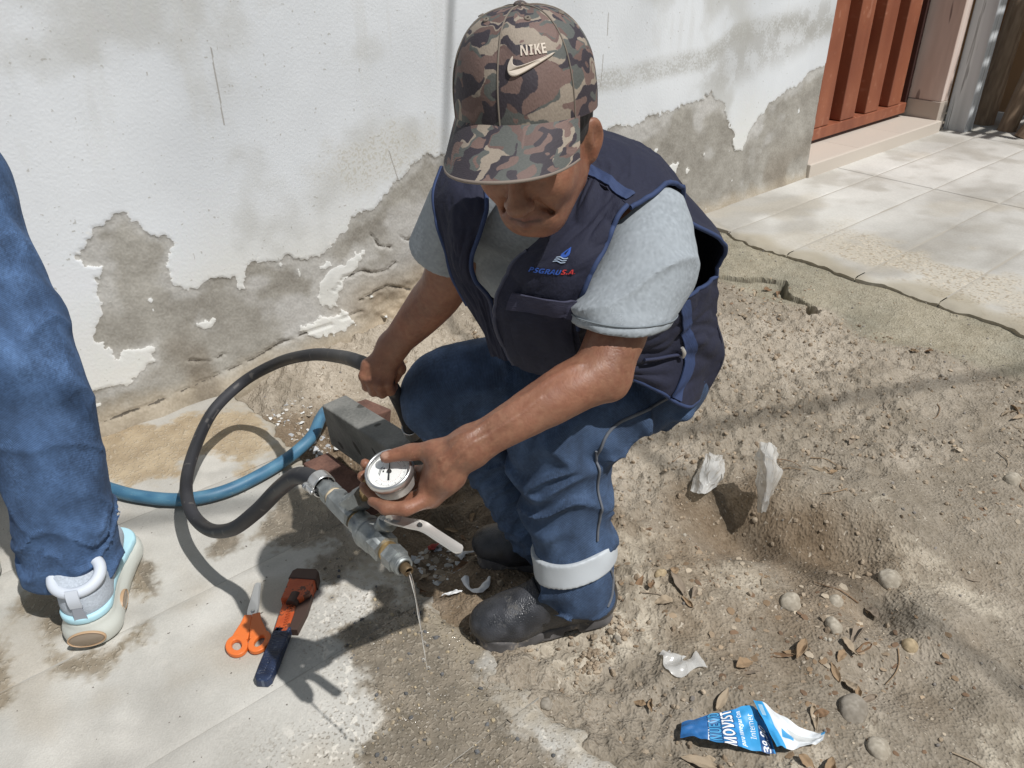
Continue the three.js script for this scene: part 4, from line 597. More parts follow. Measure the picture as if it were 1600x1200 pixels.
// ---- pipe wrench
{
  const t = thing('pipe_wrench', 'orange pipe wrench with taped dark blue handle lying on the slab', 'wrench', null, [0.438,0,-1.381]);
  const O = [0.34,0,-1.29], T = [0.574,0,-1.53], yv = vnorm(vsub(T, O)), xv = [-yv[2], 0, yv[0]]; const L = vlen(vsub(T, O));
  const at = (x, y, h) => [O[0] + xv[0] * x + yv[0] * y, h, O[2] + xv[2] * x + yv[2] * y];
  const ORT = texPair(128, 128, (u, v) => { const a = pn(u, v, 7), b = pn(u, v, 30, 4); let c = mix3([168, 70, 28], [190, 88, 40], clamp(0.5 + a)); c = mix3(c, [66, 40, 30], sstep(0.1, 0.5, a + 0.6 * b) * 0.8); return [...c, 0.5 + b * 0.3, 0.55]; });
  const M_or = std({ map: ORT[0], roughness: 0.55, bumpMap: ORT[1], bumpScale: 0.001 });
  const M_jaw = std({ color: lin(0.075, 0.045, 0.035), roughness: 0.6, metalness: 0.4 });
  const ex = (pts, h0, th, mat, name, bev = 0.002, holes = []) => { const s = new THREE.Shape(pts.map(p => new THREE.Vector2(...p))); for (const hl of holes) s.holes.push(new THREE.Path(hl.map(p => new THREE.Vector2(...p)))); const g = new THREE.ExtrudeGeometry(s, { depth: th, bevelEnabled: true, bevelSize: bev, bevelThickness: bev, bevelSegments: 2 }); const p = g.attributes.position, uv = g.attributes.uv; for (let i = 0; i < p.count; i++) { uv.setXY(i, p.getX(i) * 9, p.getY(i) * 9); const q = at(p.getX(i), p.getY(i), h0 + p.getZ(i)); p.setXYZ(i, ...q); } g.computeVertexNormals(); return mesh(name, g, mat, t); };
  // taped grip: dark blue rounded handle with a hang slot
  const BT = texPair(128, 128, (u, v) => { const a = pn(u, v, 6), b = pn(u, v, 26, 4), w = Math.abs((v * 14 + a) % 1 - 0.5); let c = mix3([24, 34, 56], [40, 54, 82], clamp(0.5 + a)); c = mix3(c, [120, 128, 138], sstep(0.45, 0.8, b + 0.3 * a) * 0.6); return [...c, 0.5 + (w < 0.08 ? -0.4 : 0.1) + b * 0.1, 0.4]; });
  ex([[-0.010, 0], [0.010, 0], [0.0155, 0.008], [0.017, 0.05], [0.0165, 0.1], [0.0165, 0.150], [-0.0165, 0.150], [-0.0165, 0.1], [-0.017, 0.05], [-0.0155, 0.008]], 0.004, 0.017, std({ map: BT[0], bumpMap: BT[1], bumpScale: 0.002, roughness: 0.42 }), 'taped_grip', 0.004, [[[-0.003, 0.022], [0.003, 0.022], [0.004, 0.05], [0.002, 0.06], [-0.003, 0.05]]]);
  ex([[-0.0165, 0.14], [0.013, 0.14], [0.012, 0.19], [0.009, 0.225], [0.006, 0.262], [-0.024, 0.262], [-0.021, 0.2]], 0.003, 0.020, M_or, 'handle_beam', 0.002);
  // housing with the window that carries the knurled nut
  ex([[-0.026, 0.235], [0.016, 0.235], [0.034, 0.255], [0.036, L - 0.032], [-0.026, L - 0.032]], 0.004, 0.030, M_or, 'housing', 0.003);
  mesh('knurled_nut', turned(at(0.0, 0.222, 0.025), at(0.003, 0.256, 0.026), [[0, 0], [0, 0.0145], [0.06, 0.0160], [0.94, 0.0160], [1, 0.0145], [1, 0]], 20, true), M_jaw, t);
  ex([[0.013, 0.150], [0.034, 0.150], [0.040, 0.21], [0.038, 0.262], [0.014, 0.262]], 0.002, 0.018, M_jaw, 'hook_jaw_shank', 0.002);
  ex([[-0.028, L - 0.030], [0.040, L - 0.034], [0.038, L - 0.008], [0.030, L], [-0.018, L], [-0.026, L - 0.008]], 0.003, 0.033, M_jaw, 'hook_jaw', 0.003);
  for (let k = 0; k < 9; k++) { const y = 0.16 + k * 0.0085; mesh('thread_ridge', box(0.012, 0.003, 0.003, 0, 0, 0, 0.001), M_or, t).position.set(...at(0.004 - k * 0.0009, y, 0.0262)); }
  rebase(t);
}
// ---- concrete block and fired brick in the pit
{
  const BT = texPair(256, 256, (u, v) => { const a = pn(u, v, 6), b = pn(u, v, 44, 3), c2 = pn(u, v, 90, 8), w = pn(u, v, 9, 21); let c = mix3([98, 98, 94], [122, 121, 116], clamp(0.5 + a + b * 0.3)); if (w > 0.42) c = mix3(c, [58, 56, 52], clamp((w - 0.42) * 12) * 0.85); c = c.map(q => q + c2 * 8); return [...c, 0.5 + b * 0.25 + c2 * 0.1, 0.9]; });
  const M_b = std({ map: BT[0], bumpMap: BT[1], bumpScale: 0.003 });
  const mk = (name, label, cat, tl, tr, br, drop, mat, uvs) => {  // top face corners: far-left, far-right... built from three corners and a drop vector
    const X = vsub(tr, tl), Y = vsub(br, tr), lx = vlen(X), ly = vlen(Y), x = vnorm(X); let up = vnorm(vcross(Y, X)); if (up[1] < 0) up = up.map(q => -q); const y = vcross(up, x).map(q => q * (vdot(vcross(up, x), Y) > 0 ? 1 : -1));
    const g = box(lx, drop, ly, 0, 0, 0, 0.006, 3), p = g.attributes.position, uv = g.attributes.uv; const ctr = vadd(vadd(vadd(tl, x, lx / 2), y, ly / 2), up, -drop / 2);
    for (let i = 0; i < p.count; i++) { const q = [p.getX(i), p.getY(i), p.getZ(i)]; uv.setXY(i, (q[0] + q[1] * 0.9) * uvs, (q[2] + q[1]) * uvs); const n = 0.0025 * fbm3(q[0] * 30, q[1] * 30, q[2] * 30, 2); const w = vadd(vadd(vadd(ctr, x, q[0] + n), up, q[1] + n), y, q[2]); p.setXYZ(i, ...w); } g.computeVertexNormals();
    const m = mesh(name, g, mat); return tag(m, label, cat);
  };
  mk('concrete_block', 'damp grey concrete block tilted on the pit edge', 'block', [0.988,0.196,-1.988], [0.996,0.226,-1.579], [0.911,0.225,-1.559], 0.15, M_b, 3.2);
  const RT = texPair(128, 128, (u, v) => { const a = pn(u, v, 6), b = pn(u, v, 40, 3); return [...mix3([88, 62, 53], [116, 84, 71], clamp(0.5 + a + b * 0.4)), 0.5 + b * 0.3, 0.95]; });
  const M_r = std({ map: RT[0], bumpMap: RT[1], bumpScale: 0.003 });
  mk('clay_brick', 'broken red clay brick lying behind the grey block', 'brick', [1.05,0.163,-1.972], [1.074,0.163,-1.86], [1.009,0.18,-1.807], 0.08, M_r, 5);
  mk('clay_brick', 'red clay brick sunk in the pit below the gauge', 'brick', [0.897,0.016,-1.987], [0.911,0.028,-1.68], [0.82,0.031,-1.668], 0.07, M_r, 5);
  const stub = thing('pipe_stub', 'short brass pipe stub rising from the pit at the hose end', 'pipe', null, [1.196,-0.1,-1.868]);
  mesh('stub_body', tube([[1.004,0.2,-1.613],[1.033,0.152,-1.628],[1.083,0.066,-1.656]], 0.022, 12, 18), std({ color: lin(0.3, 0.27, 0.22), roughness: 0.5, metalness: 0.5 }), stub);
  mesh('stub_collar', turned([0.998,0.209,-1.61], [1.021,0.172,-1.622], [[0, 0.02], [0, 0.027], [1, 0.027], [1, 0.02]], 6, true), M_galv, stub); rebase(stub);
}
// ---- litter: flyer, plastic bags, scraps
const gy = (x, z) => x < slabEdge(z) ? 0 : earthY(x, z);
{
  const cvs = document.createElement('canvas'); cvs.width = 1024; cvs.height = 420; const c = cvs.getContext('2d');
  c.fillStyle = '#2f8fd0'; c.fillRect(0, 0, 1024, 420); c.fillStyle = '#2f6fae'; c.fillRect(0, 0, 190, 420); c.fillStyle = '#dfe6ea'; c.fillRect(186, 0, 10, 420); c.fillStyle = '#3a86bf'; c.fillRect(196, 0, 110, 420);
  c.fillStyle = '#1f4f86'; c.fillRect(560, 150, 130, 270); c.fillStyle = '#3fa4e0'; c.fillRect(420, 0, 140, 420);
  c.textBaseline = 'middle'; const vt = (s, x, y, f, col, st) => { c.save(); c.translate(x, y); c.rotate(-Math.PI / 2 - 0.05); c.font = f; if (st) { c.lineWidth = 16; c.strokeStyle = st; c.lineJoin = 'round'; c.strokeText(s, 0, 0); } c.fillStyle = col; c.fillText(s, 0, 0); c.restore(); };
  vt('NUEVO', 246, 400, 'bold 120px sans-serif', '#4fa6d8', '#1c3f70'); vt('MOVIST', 345, 440, 'bold 120px sans-serif', '#ffffff', '#1c4f86'); vt('para navegar Con', 432, 405, 'italic bold 44px sans-serif', '#ffffff'); vt('Internet', 512, 320, '64px sans-serif', '#ffffff'); vt('39.90', 628, 420, 'bold 110px sans-serif', '#ffffff');
  const tx = new THREE.CanvasTexture(cvs); tx.colorSpace = THREE.SRGBColorSpace;
  const t = thing('paper_flyer', 'torn blue and white advertising flyer lying on the earth', 'flyer', null, [1.064,0,-0.49]);
  // outline from the left strip to the fold, then the folded-over white flap
  const lift = (x, z, h) => gy(x, z) + h;
  const o = [0.952,0,-0.588], xa = vsub([1.167,0,-0.38], o), ya = vsub([1.126,0,-0.541], [1.048,0,-0.474]);
  const loc = (q, h) => [q[0], lift(q[0], q[2], h), q[2]];
  const top = [[0.985,0,-0.612],[1.033,0,-0.584],[1.083,0,-0.561],[1.131,0,-0.536],[1.115,0,-0.491]], bot = [[0.951,0,-0.589],[0.986,0,-0.548],[1.018,0,-0.505],[1.052,0,-0.465],[1.076,0,-0.437]];
  const f1 = patchFn([bot, top]), w1 = (u, v) => { const p = f1(u, v); return [p[0], gy(p[0], p[2]) * 0.4 + -0.012 + 0.013 + 0.010 * Math.sin(u * 7) * 0.6 + 0.012 * Math.sin(u * 3.1 + 0.4) + 0.004 * n2(u * 9, v * 5), p[2]]; };
  const g1 = sheet(w1, 60, 20, 0.0007, () => 0, [0.69, 1]); mesh('printed_sheet', g1, std({ map: tx, color: lin(0.86, 0.86, 0.86), roughness: 0.5 }), t);
  const ft = [[1.134,0,-0.537],[1.145,0,-0.497],[1.155,0,-0.448],[1.174,0,-0.411],[1.185,0,-0.393]], fb = [[1.075,0,-0.438],[1.087,0,-0.427],[1.112,0,-0.413],[1.143,0,-0.398],[1.165,0,-0.386]];
  const f2 = patchFn([fb, ft]), w2 = (u, v) => { const p = f2(u, v); return [p[0], gy(p[0], p[2]) * 0.4 + 0.013 + 0.010 * Math.sin(u * 5 + 1.3) + 0.006 * n2(u * 7, v * 4 + 3), p[2]]; };
  const cv2 = document.createElement('canvas'); cv2.width = 512; cv2.height = 256; const d = cv2.getContext('2d'); d.fillStyle = '#d9dcdd'; d.fillRect(0, 0, 512, 256); d.fillStyle = '#3fa4e0'; d.beginPath(); d.moveTo(0, 256); d.lineTo(0, 0); d.lineTo(60, 0); d.lineTo(150, 256); d.fill(); d.fillStyle = '#4a9fd4'; d.save(); d.translate(150, 150); d.rotate(0.25); d.fillRect(0, -40, 90, 70); d.restore(); d.fillRect(470, 0, 42, 90); d.fillStyle = '#c4c6c4'; d.beginPath(); d.moveTo(200, 80); d.lineTo(480, 120); d.lineTo(470, 170); d.lineTo(260, 180); d.fill(); d.fillStyle = 'rgba(230,245,255,0.7)'; d.fillRect(20, 20, 30, 60);
  const t2 = new THREE.CanvasTexture(cv2); t2.colorSpace = THREE.SRGBColorSpace;
  mesh('folded_flap', sheet(w2, 40, 16, 0.0007), std({ map: t2, roughness: 0.5 }), t); rebase(t);
}
const M_bag = new THREE.MeshPhysicalMaterial({ color: lin(0.86, 0.85, 0.82), transmission: 0.62, thickness: 0, roughness: 0.22, clearcoat: 0.4, clearcoatRoughness: 0.15, side: THREE.DoubleSide });
function plasticBag(name, label, rows, seed, nu = 60, nv = 60) {
  const f = patchFn(rows); const t = thing(name, label, 'plastic bag', null, f(0.5, 0)); const w = (u, v) => { const k = 1 - Math.abs(n2(u * 3.2 + seed, v * 3.6 + u * 1.5)), k2 = 1 - Math.abs(n2(u * 11 + seed * 3, v * 9 + 4)); return 0.009 * k * k * k + 0.0025 * k2 * k2 - 0.006; };
  mesh('crumpled_film', sheet(f, nu, nv, 0.0008, w), M_bag, t); return rebase(t);
}
plasticBag('plastic_bag', 'small crumpled clear plastic bag lying flat on the soil', [[[1.63,0,-1.104],[1.624,0.012,-1.061],[1.663,0.012,-1.05],[1.749,0,-1.071]], [[1.697,0,-1.142],[1.671,0.03,-1.087],[1.712,0.03,-1.076],[1.809,0,-1.105]], [[1.769,0,-1.168],[1.734,0.03,-1.126],[1.766,0.025,-1.116],[1.837,0,-1.135]], [[1.82,0,-1.188],[1.811,0.015,-1.168],[1.827,0.012,-1.155],[1.851,0,-1.151]]], 3);
plasticBag('plastic_bag', 'taller white plastic bag standing twisted at the hollow edge', [[[1.693,0.001,-0.908],[1.676,0.019,-0.89],[1.683,0.021,-0.885],[1.713,0.006,-0.894]], [[1.709,0.049,-0.931],[1.682,0.073,-0.896],[1.701,0.077,-0.884],[1.759,0.061,-0.898]], [[1.727,0.1,-0.955],[1.692,0.137,-0.907],[1.722,0.136,-0.896],[1.791,0.099,-0.901]], [[1.742,0.142,-0.974],[1.712,0.172,-0.933],[1.736,0.168,-0.924],[1.787,0.125,-0.924]], [[1.774,0.168,-0.983],[1.765,0.188,-0.961],[1.777,0.186,-0.95],[1.806,0.155,-0.946]]], 9);
// scraps of paper, tape and plastic near the pit
function strip(name, label, cat, pts, w, mat, seed, lift = 0.006) {
  const cv = new THREE.CatmullRomCurve3(pts.map(p => V(p[0], 0, p[2]))); const f = (u, v) => { const c = cv.getPointAt(v), tg = cv.getTangentAt(v); const ww = w * (0.7 + 0.3 * Math.sin(v * 9 + seed)) * (u - 0.5); const x = c.x - tg.z * ww, z = c.z + tg.x * ww; return [x, gy(x, z) + lift + 0.006 * (0.5 + 0.5 * n2(v * 6 + seed, u * 2)) + 0.004 * Math.sin(u * 3), z]; };
  return tag(mesh(name, sheet(f, 6, 30, 0.0009), mat), label, cat);
}
const M_white = std({ color: lin(0.8, 0.8, 0.79), roughness: 0.7 });
strip('paper_strip', 'thin white paper strip lying in the shaded pit', 'paper scrap', [[0.995,0,-1.428],[1.038,0,-1.442],[1.072,0,-1.435],[1.121,0,-1.407]], 0.016, M_white, 1);
strip('paper_curl', 'curled white paper ring scrap before the boot toe', 'paper scrap', [[0.899,0,-1.269],[0.885,0,-1.229],[0.896,0,-1.205],[0.922,0,-1.206],[0.945,0,-1.223]], 0.022, M_white, 2);
strip('paper_shred', 'ragged white paper shred beside the curled ring', 'paper scrap', [[0.834,0,-1.283],[0.848,0,-1.262],[0.866,0,-1.237]], 0.018, M_white, 3);
strip('clear_plastic_scrap', 'flat clear plastic scrap on pale crusted soil', 'plastic scrap', [[1.12,0,-0.771],[1.111,0,-0.716],[1.16,0,-0.693]], 0.07, M_bag, 4, 0.003);
strip('red_plastic_scrap', 'small red plastic scrap in the pit behind the valve lever', 'plastic scrap', [[0.956,0,-1.53],[0.976,0,-1.52],[1.003,0,-1.519]], 0.045, std({ color: lin(0.32, 0.03, 0.025), roughness: 0.5 }), 5, 0.012);
// ---- stones
function stoneGeo(seed, rx, ry, rz) { const g = mergeVertices(new THREE.IcosahedronGeometry(1, 4).deleteAttribute('normal').deleteAttribute('uv')); const p = g.attributes.position; for (let i = 0; i < p.count; i++) { const x = p.getX(i), y = p.getY(i), z = p.getZ(i), k = 1 + 0.16 * n3(x * 1.3 + seed, y * 1.3, z * 1.3) + 0.05 * n3(x * 4 + seed, y * 4, z * 4); p.setXYZ(i, x * k * rx, y * k * ry, z * k * rz); } g.computeVertexNormals(); return triUV(g, 6); }
const ST = texPair(128, 128, (u, v) => { const a = pn(u, v, 5), b = pn(u, v, 30, 3); const c = mix3([142, 132, 116], [172, 163, 147], clamp(0.5 + a)); return [...c.map(q => q + b * 14), 0.5 + b * 0.2, 0.9]; });
const M_st = [[1, 1, 1], [0.72, 0.72, 0.74], [1, 0.88, 0.68]].map(c => std({ map: ST[0], color: lin(...c), roughness: 0.85, bumpMap: ST[1], bumpScale: 0.002 }));
const stones = [
  [[1.311,0,-0.391], 0.042, 0.026, 0.030, 0.4, 1, 'large grey speckled river stone half sunk in the soil'],
  [[1.496,0,-0.665], 0.032, 0.022, 0.026, 0.2, 0, 'round dusty stone bedded in churned soil'],
  [[1.491,0,-0.544], 0.026, 0.018, 0.018, 0.9, 0, 'pale flat oval pebble among the dry leaves'],
  [[1.311,0,-0.945], 0.020, 0.015, 0.015, 0.1, 2, 'tan pebble beside a curled leaf near the boot'],
  [[1.591,0,-0.398], 0.020, 0.016, 0.018, 0.2, 2, 'yellowish round pebble at the lip of the churned soil'],
  [[2.381,0,-0.482], 0.034, 0.022, 0.026, 0.1, 0, 'smooth pale stone out on the open earth'],
  [[1.765,0,-0.539], 0.036, 0.026, 0.028, 0.6, 0, 'knobbly dirt crusted stone above the hollow'],
  [[1.263,0,-0.307], 0.028, 0.020, 0.024, 0.6, 0, 'dull rounded stone past the flyer tip'],
  [[0.8,0,-0.843], 0.016, 0.010, 0.014, 0.6, 1, 'small grey chip of stone near the wet slab edge'],
  [[1.064,0,-0.872], 0.014, 0.009, 0.008, 1.4, 1, 'small grey oval pebble behind the boot heel'],
  [[1.586,0,-0.592], 0.02, 0.014, 0.018, 0.3, 0, 'brown stone beside the round dusty stone'],
];
for (const [p, a, b, c, rot, m, label] of stones) { const me = mesh('stone', stoneGeo(p[0] * 31, a, b, c), M_st[m]); me.position.set(p[0], earthY(p[0], p[2]) - b * 0.12, p[2]); me.rotation.y = rot; tag(me, label, 'stone'); }
// clods along the boot and the crumbled lip, fine gravel and chips (uncountable)
function scatter(name, label, n, seed, place, size, mats, flat = 1) {
  const r = rngOf(seed); const base = new THREE.IcosahedronGeometry(1, 1); const p = base.attributes.position; for (let i = 0; i < p.count; i++) { const k = 1 + 0.3 * n3(p.getX(i) * 2 + seed, p.getY(i) * 2, p.getZ(i) * 2); p.setXYZ(i, p.getX(i) * k, p.getY(i) * k, p.getZ(i) * k); } base.computeVertexNormals();
  const im = new THREE.InstancedMesh(base, std({ color: 0xffffff, roughness: 0.95 }), n); im.name = name; im.castShadow = im.receiveShadow = true; const o = new THREE.Object3D(), col = new THREE.Color(); let k = 0, guard = 0;
  while (k < n && guard++ < n * 30) { const q = place(r); if (!q) continue; const s = size(r, q); o.position.set(q[0], (q[2] ?? gy(q[0], q[1])) + s * 0.25 * flat, q[1]); o.rotation.set(r() * 6, r() * 6, r() * 6); if (flat < 1) o.rotation.set((r() - 0.5) * 0.6, r() * 6, (r() - 0.5) * 0.6); o.scale.set(s * (0.7 + 0.6 * r()), s * (0.6 + 0.4 * r()) * flat, s * (0.7 + 0.6 * r())); o.updateMatrix(); im.setMatrixAt(k, o.matrix); const m = mats[Math.floor(r() * mats.length)], t = 0.8 + 0.4 * r(); col.setRGB(m[0] * t, m[1] * t, m[2] * t); im.setColorAt(k, col); k++; }
  im.count = k; im.userData = { kind: 'stuff', label, category: 'gravel' }; scene.add(im);
}
const SOIL = [[0.30, 0.235, 0.165], [0.36, 0.29, 0.21], [0.25, 0.19, 0.13]], GRIT = [[0.30, 0.27, 0.23], [0.42, 0.38, 0.31], [0.2, 0.18, 0.16], [0.36, 0.28, 0.19]], CHIP = [[0.6, 0.6, 0.58], [0.5, 0.47, 0.42], [0.42, 0.43, 0.44], [0.3, 0.25, 0.19]];
scatter('soil_clods', 'loose crumbs and clods of brown soil', 5200, 11, r => { const x = 0.85 + r() * 2.2, z = -2.4 + r() * 2.6; const w = sstep(-0.15, 0.45, fbm(x * 2.2 + 8, z * 2.2, 2) + 0.2) + (Math.hypot(x - 1.7, z + 0.85) < 0.4 ? 0.5 : 0); return r() < w * 0.8 ? [x, z] : null; }, r => 0.0018 + 0.0065 * r() ** 4, SOIL);
scatter('boot_crumbs', 'crumbled soil pushed up along the boot sole', 190, 12, r => { const t = r(); const x = lerp(0.93, 1.13, t) + (r() - 0.5) * 0.05, z = lerp(-0.86, -0.90, t) + (r() - 0.5) * 0.06; return [x, z]; }, r => 0.0022 + 0.006 * r() ** 3, SOIL);
scatter('gravel', 'scattered fine gravel on the bare earth', 2600, 13, r => [0.85 + r() * 2.6, -2.5 + r() * 2.9], r => 0.0014 + 0.004 * r() ** 5, GRIT);
scatter('paint_flakes', 'fallen white paint flakes around the meter pit', 420, 14, r => { const a = r(); const x = a < 0.55 ? 0.87 + r() * 0.16 : 0.84 + r() * 0.2, z = a < 0.55 ? -2.42 + r() * 0.36 : -1.55 + r() * 0.22; return [x, z]; }, r => 0.002 + 0.011 * r() ** 3, CHIP, 0.2);
scatter('wet_grit', 'wet grit and pebbles on the soaked slab', 520, 15, r => { const x = 0.35 + r() * 0.45, z = -1.55 + r() * 0.9; return slabWet(x, z) > 0.5 && x < slabEdge(z) - 0.01 ? [x, z] : null; }, r => 0.0014 + 0.0045 * r() ** 4, [[0.2, 0.17, 0.13], [0.32, 0.26, 0.18], [0.12, 0.12, 0.12], [0.42, 0.34, 0.22]]);
scatter('leaf_litter', 'crumbled bits of dry leaf and husk on the earth', 520, 16, r => { const c = [[1.17, -0.98], [1.35, -0.52], [1.55, -0.45], [1.25, -0.45], [1.1, -1.35], [1.45, -0.75], [2.3, -0.5], [3.0, -1.75]][Math.floor(r() * 8)]; return [c[0] + (r() + r() - 1) * 0.28, c[1] + (r() + r() - 1) * 0.24]; }, r => 0.003 + 0.008 * r() ** 2, [[0.22, 0.15, 0.09], [0.32, 0.24, 0.16], [0.42, 0.35, 0.26], [0.16, 0.1, 0.06]], 0.18);
// ---- dry leaves, each a curled blade
const leafMats = [[0.20, 0.12, 0.065], [0.28, 0.19, 0.11], [0.33, 0.26, 0.18], [0.24, 0.19, 0.14]].map(c => std({ color: lin(...c), roughness: 0.85 }));
function leafGeo(seed, L, W, curl) { return sheet((u, v) => { const w = W * Math.sin(Math.PI * Math.pow(v, 0.8)) * (1 + 0.15 * n2(v * 6, seed)) + 0.001, x = (u - 0.5) * 2; return [x * w * Math.cos(curl * x * 0.6), w * Math.sin(Math.abs(x) * curl) * 0.7 + 0.006 * Math.sin(v * 3 + seed) + 0.003 * n2(v * 7 + seed, u * 4), (v - 0.5) * L + 0.1 * L * Math.sin(v * 3 + seed)]; }, 8, 14, 0.0009); }
const leafG = [0, 1, 2, 3, 4].map(k => leafGeo(k * 3.7 + 1, 0.055, 0.012, 0.6 + 0.25 * k));
{
  const r = rngOf(21); const spots = [[1.34,0,-0.923],[1.309,0,-0.887],[1.259,0,-0.931],[1.322,0,-0.845],[1.283,0,-0.834],[1.249,0,-0.879],[1.243,0,-0.961],[1.348,0,-0.571],[1.374,0,-0.561],[1.323,0,-0.581],[1.223,0,-0.618],[1.211,0,-0.592],[1.46,0,-0.486],[1.505,0,-0.486],[1.485,0,-0.464],[1.428,0,-0.488],[1.377,0,-0.472],[1.374,0,-0.438],[1.366,0,-0.41],[1.366,0,-0.387],[0.974,0,-0.529],[0.95,0,-0.535],[1.11,0,-0.382],[1.135,0,-0.347],[1.215,0,-0.431],[1.235,0,-0.428],[1.104,0,-0.593],[0.965,0,-0.715],[0.98,0,-0.691],[2.007,0,-0.899],[2.021,0,-0.864],[2.24,0,-0.912],[2.225,0,-0.915],[2.825,0,-0.642],[2.769,0,-0.611],[2.766,0,-0.64],[2.756,0,-1.716],[3.075,0,-1.802],[3.07,0,-1.748],[1.714,0,-0.61],[1.653,0,-0.524],[0.84,0,-1.378],[0.894,0,-1.364],[0.933,0,-1.33],[0.974,0,-1.311],[1.044,0,-1.3],[1.092,0,-1.601],[1.102,0,-1.551],[1.173,0,-1.594],[0.799,0,-1.335],[0.983,0,-1.253],[2.947,0,-1.064],[2.958,0,-1.019],[2.97,0,-1.868],[2.983,0,-1.808]];
  spots.forEach((p, k) => { const m = mesh('dry_leaf', leafG[k % 5], leafMats[Math.floor(r() * 4)]); const s = 0.65 + 0.6 * r(); m.scale.setScalar(s); m.position.set(p[0], gy(p[0], p[2]) + 0.006, p[2]); m.rotation.set((r() - 0.5) * 0.5, r() * 6.28, (r() - 0.5) * 0.9); tag(m, 'small curled dry brown leaf lying on the earth', 'leaf', 'dry leaves on the earth'); });
  const tw = rngOf(31); for (let k = 0; k < 26; k++) { const x = 1.2 + tw() * 1.6, z = -1.5 + tw() * 1.4, a = tw() * 6.28, L = 0.03 + 0.09 * tw(); const pts = [0, 0.4, 0.7, 1].map(t => { const X = x + Math.cos(a + t * 0.5) * L * t, Z = z + Math.sin(a + t * 0.5) * L * t; return [X, earthY(X, Z) + 0.004, Z]; }); tag(mesh('twig', tube(pts, u => 0.0016 * (1.1 - 0.5 * u), 10, 6), leafMats[k % 4]), 'thin dry twig fragment on the earth', 'twig', 'twigs on the earth'); }
}

// ================================================================ PEOPLE
const DEN = texPair(256, 256, (u, v) => { const tw = Math.sin((u + v) * 2 * Math.PI * 46), a = pn(u, v, 7), b = pn(u, v, 64, 5), c2 = pn(u, v, 22, 9); const k = 0.82 + 0.10 * a + 0.10 * b + 0.06 * tw + 0.06 * c2; return [235 * k, 238 * k, 244 * k, 0.5 + 0.2 * tw + 0.3 * b, 0.9]; });
const CLOTH = texPair(256, 256, (u, v) => { const a = pn(u, v, 9), b = pn(u, v, 70, 5), s = pn(u, v, 50, 2); const k = 0.92 + 0.015 * a + 0.06 * b + 0.03 * s; return [245 * k, 246 * k, 247 * k, 0.5 + 0.3 * b, 0.9]; });
const LEATH = texPair(256, 256, (u, v) => { const a = pn(u, v, 8), b = pn(u, v, 90, 5), d = pn(u, v, 5, 13) + 0.5 * pn(u, v, 26, 3); let c = mix3([44, 45, 48], [64, 65, 69], clamp(0.5 + a)); c = mix3(c, [120, 114, 104], sstep(0.4, 1.0, d + 0.3 * b) * 0.45); return [...c, 0.5 + 0.35 * b, 0.28 + 0.14 * clamp(0.5 + a) + 0.35 * sstep(0.3, 0.8, d)]; });
const SKT = texPair(256, 256, (u, v) => { const a = pn(u, v, 8), b = pn(u, v, 80, 5), c2 = pn(u, v, 30, 3); const cr = Math.min(Math.abs(pn(u, v, 34, 11)), Math.abs(pn(u, v, 52, 17))); const k = 0.92 + 0.07 * a + 0.05 * b + 0.05 * c2; return [240 * k, (234 + 10 * c2) * k, (230 + 10 * c2) * k, 0.5 + 0.2 * b + 0.1 * c2 - 0.35 * sstep(0.12, 0.0, cr), 0.52 + 0.12 * a + 0.06 * b]; });
const wear = (g, knees) => paintV(g, (x, y, z) => { const st = fbm3(x * 34, y * 9, z * 34, 3), bl = fbm3(x * 7 + 3, y * 7, z * 7, 2); let k = 1 + 0.42 * st + 0.08 * bl; for (const [p, r] of knees) k += 0.5 * sstep(r, r * 0.3, Math.hypot(x - p[0], y - p[1], z - p[2]) + 0.02 * st) * (0.6 + 0.8 * st); k = Math.max(0.45, k); const w = clamp((k - 1) * 0.55); return [k + w * 0.9, k + w * 0.55, k + w * 0.28]; });
const denim = (r, g, b) => std({ map: DEN[0], vertexColors: true, color: lin(r, g, b), bumpMap: DEN[1], bumpScale: 0.0012, roughness: 0.9 });
const fabric = (r, g, b, ro = 0.9) => std({ map: CLOTH[0], color: lin(r, g, b), bumpMap: CLOTH[1], bumpScale: 0.0008, roughness: ro });
const M_skin = new THREE.MeshPhysicalMaterial({ map: SKT[0], vertexColors: true, roughnessMap: SKT[1], roughness: 1, bumpMap: SKT[1], bumpScale: 0.00045, side: THREE.DoubleSide });
// anisotropic cloth folds along a limb
function folds(a, b, seed, amp, freq, t0 = 0, t1 = 1) {
  const ax = vnorm(vsub(b, a)), L = vlen(vsub(b, a)); let s = Math.abs(ax[1]) < 0.9 ? [0, 1, 0] : [1, 0, 0]; const e1 = vnorm(vcross(ax, s)), e2 = vcross(ax, e1);
  return (x, y, z) => { const p = [x - a[0], y - a[1], z - a[2]]; const t = vdot(p, ax) / L; const w = sstep(t0 - 0.15, t0 + 0.1, t) * sstep(t1 + 0.15, t1 - 0.1, t); if (w <= 0) return 0; const u = vdot(p, e1), v = vdot(p, e2); const ph = t * L * freq + 1.6 * n3(u * 9 + seed, v * 9, t * 3) + 0.35 * n3(u * 16, v * 16 + seed, t * 6); const n = n3(ph, u * 5 + seed * 3, v * 5); const rg = 1 - Math.abs(n) * 1.6; return amp * w * (rg * Math.abs(rg)); };
}
const SKIN = [0.335, 0.158, 0.096];
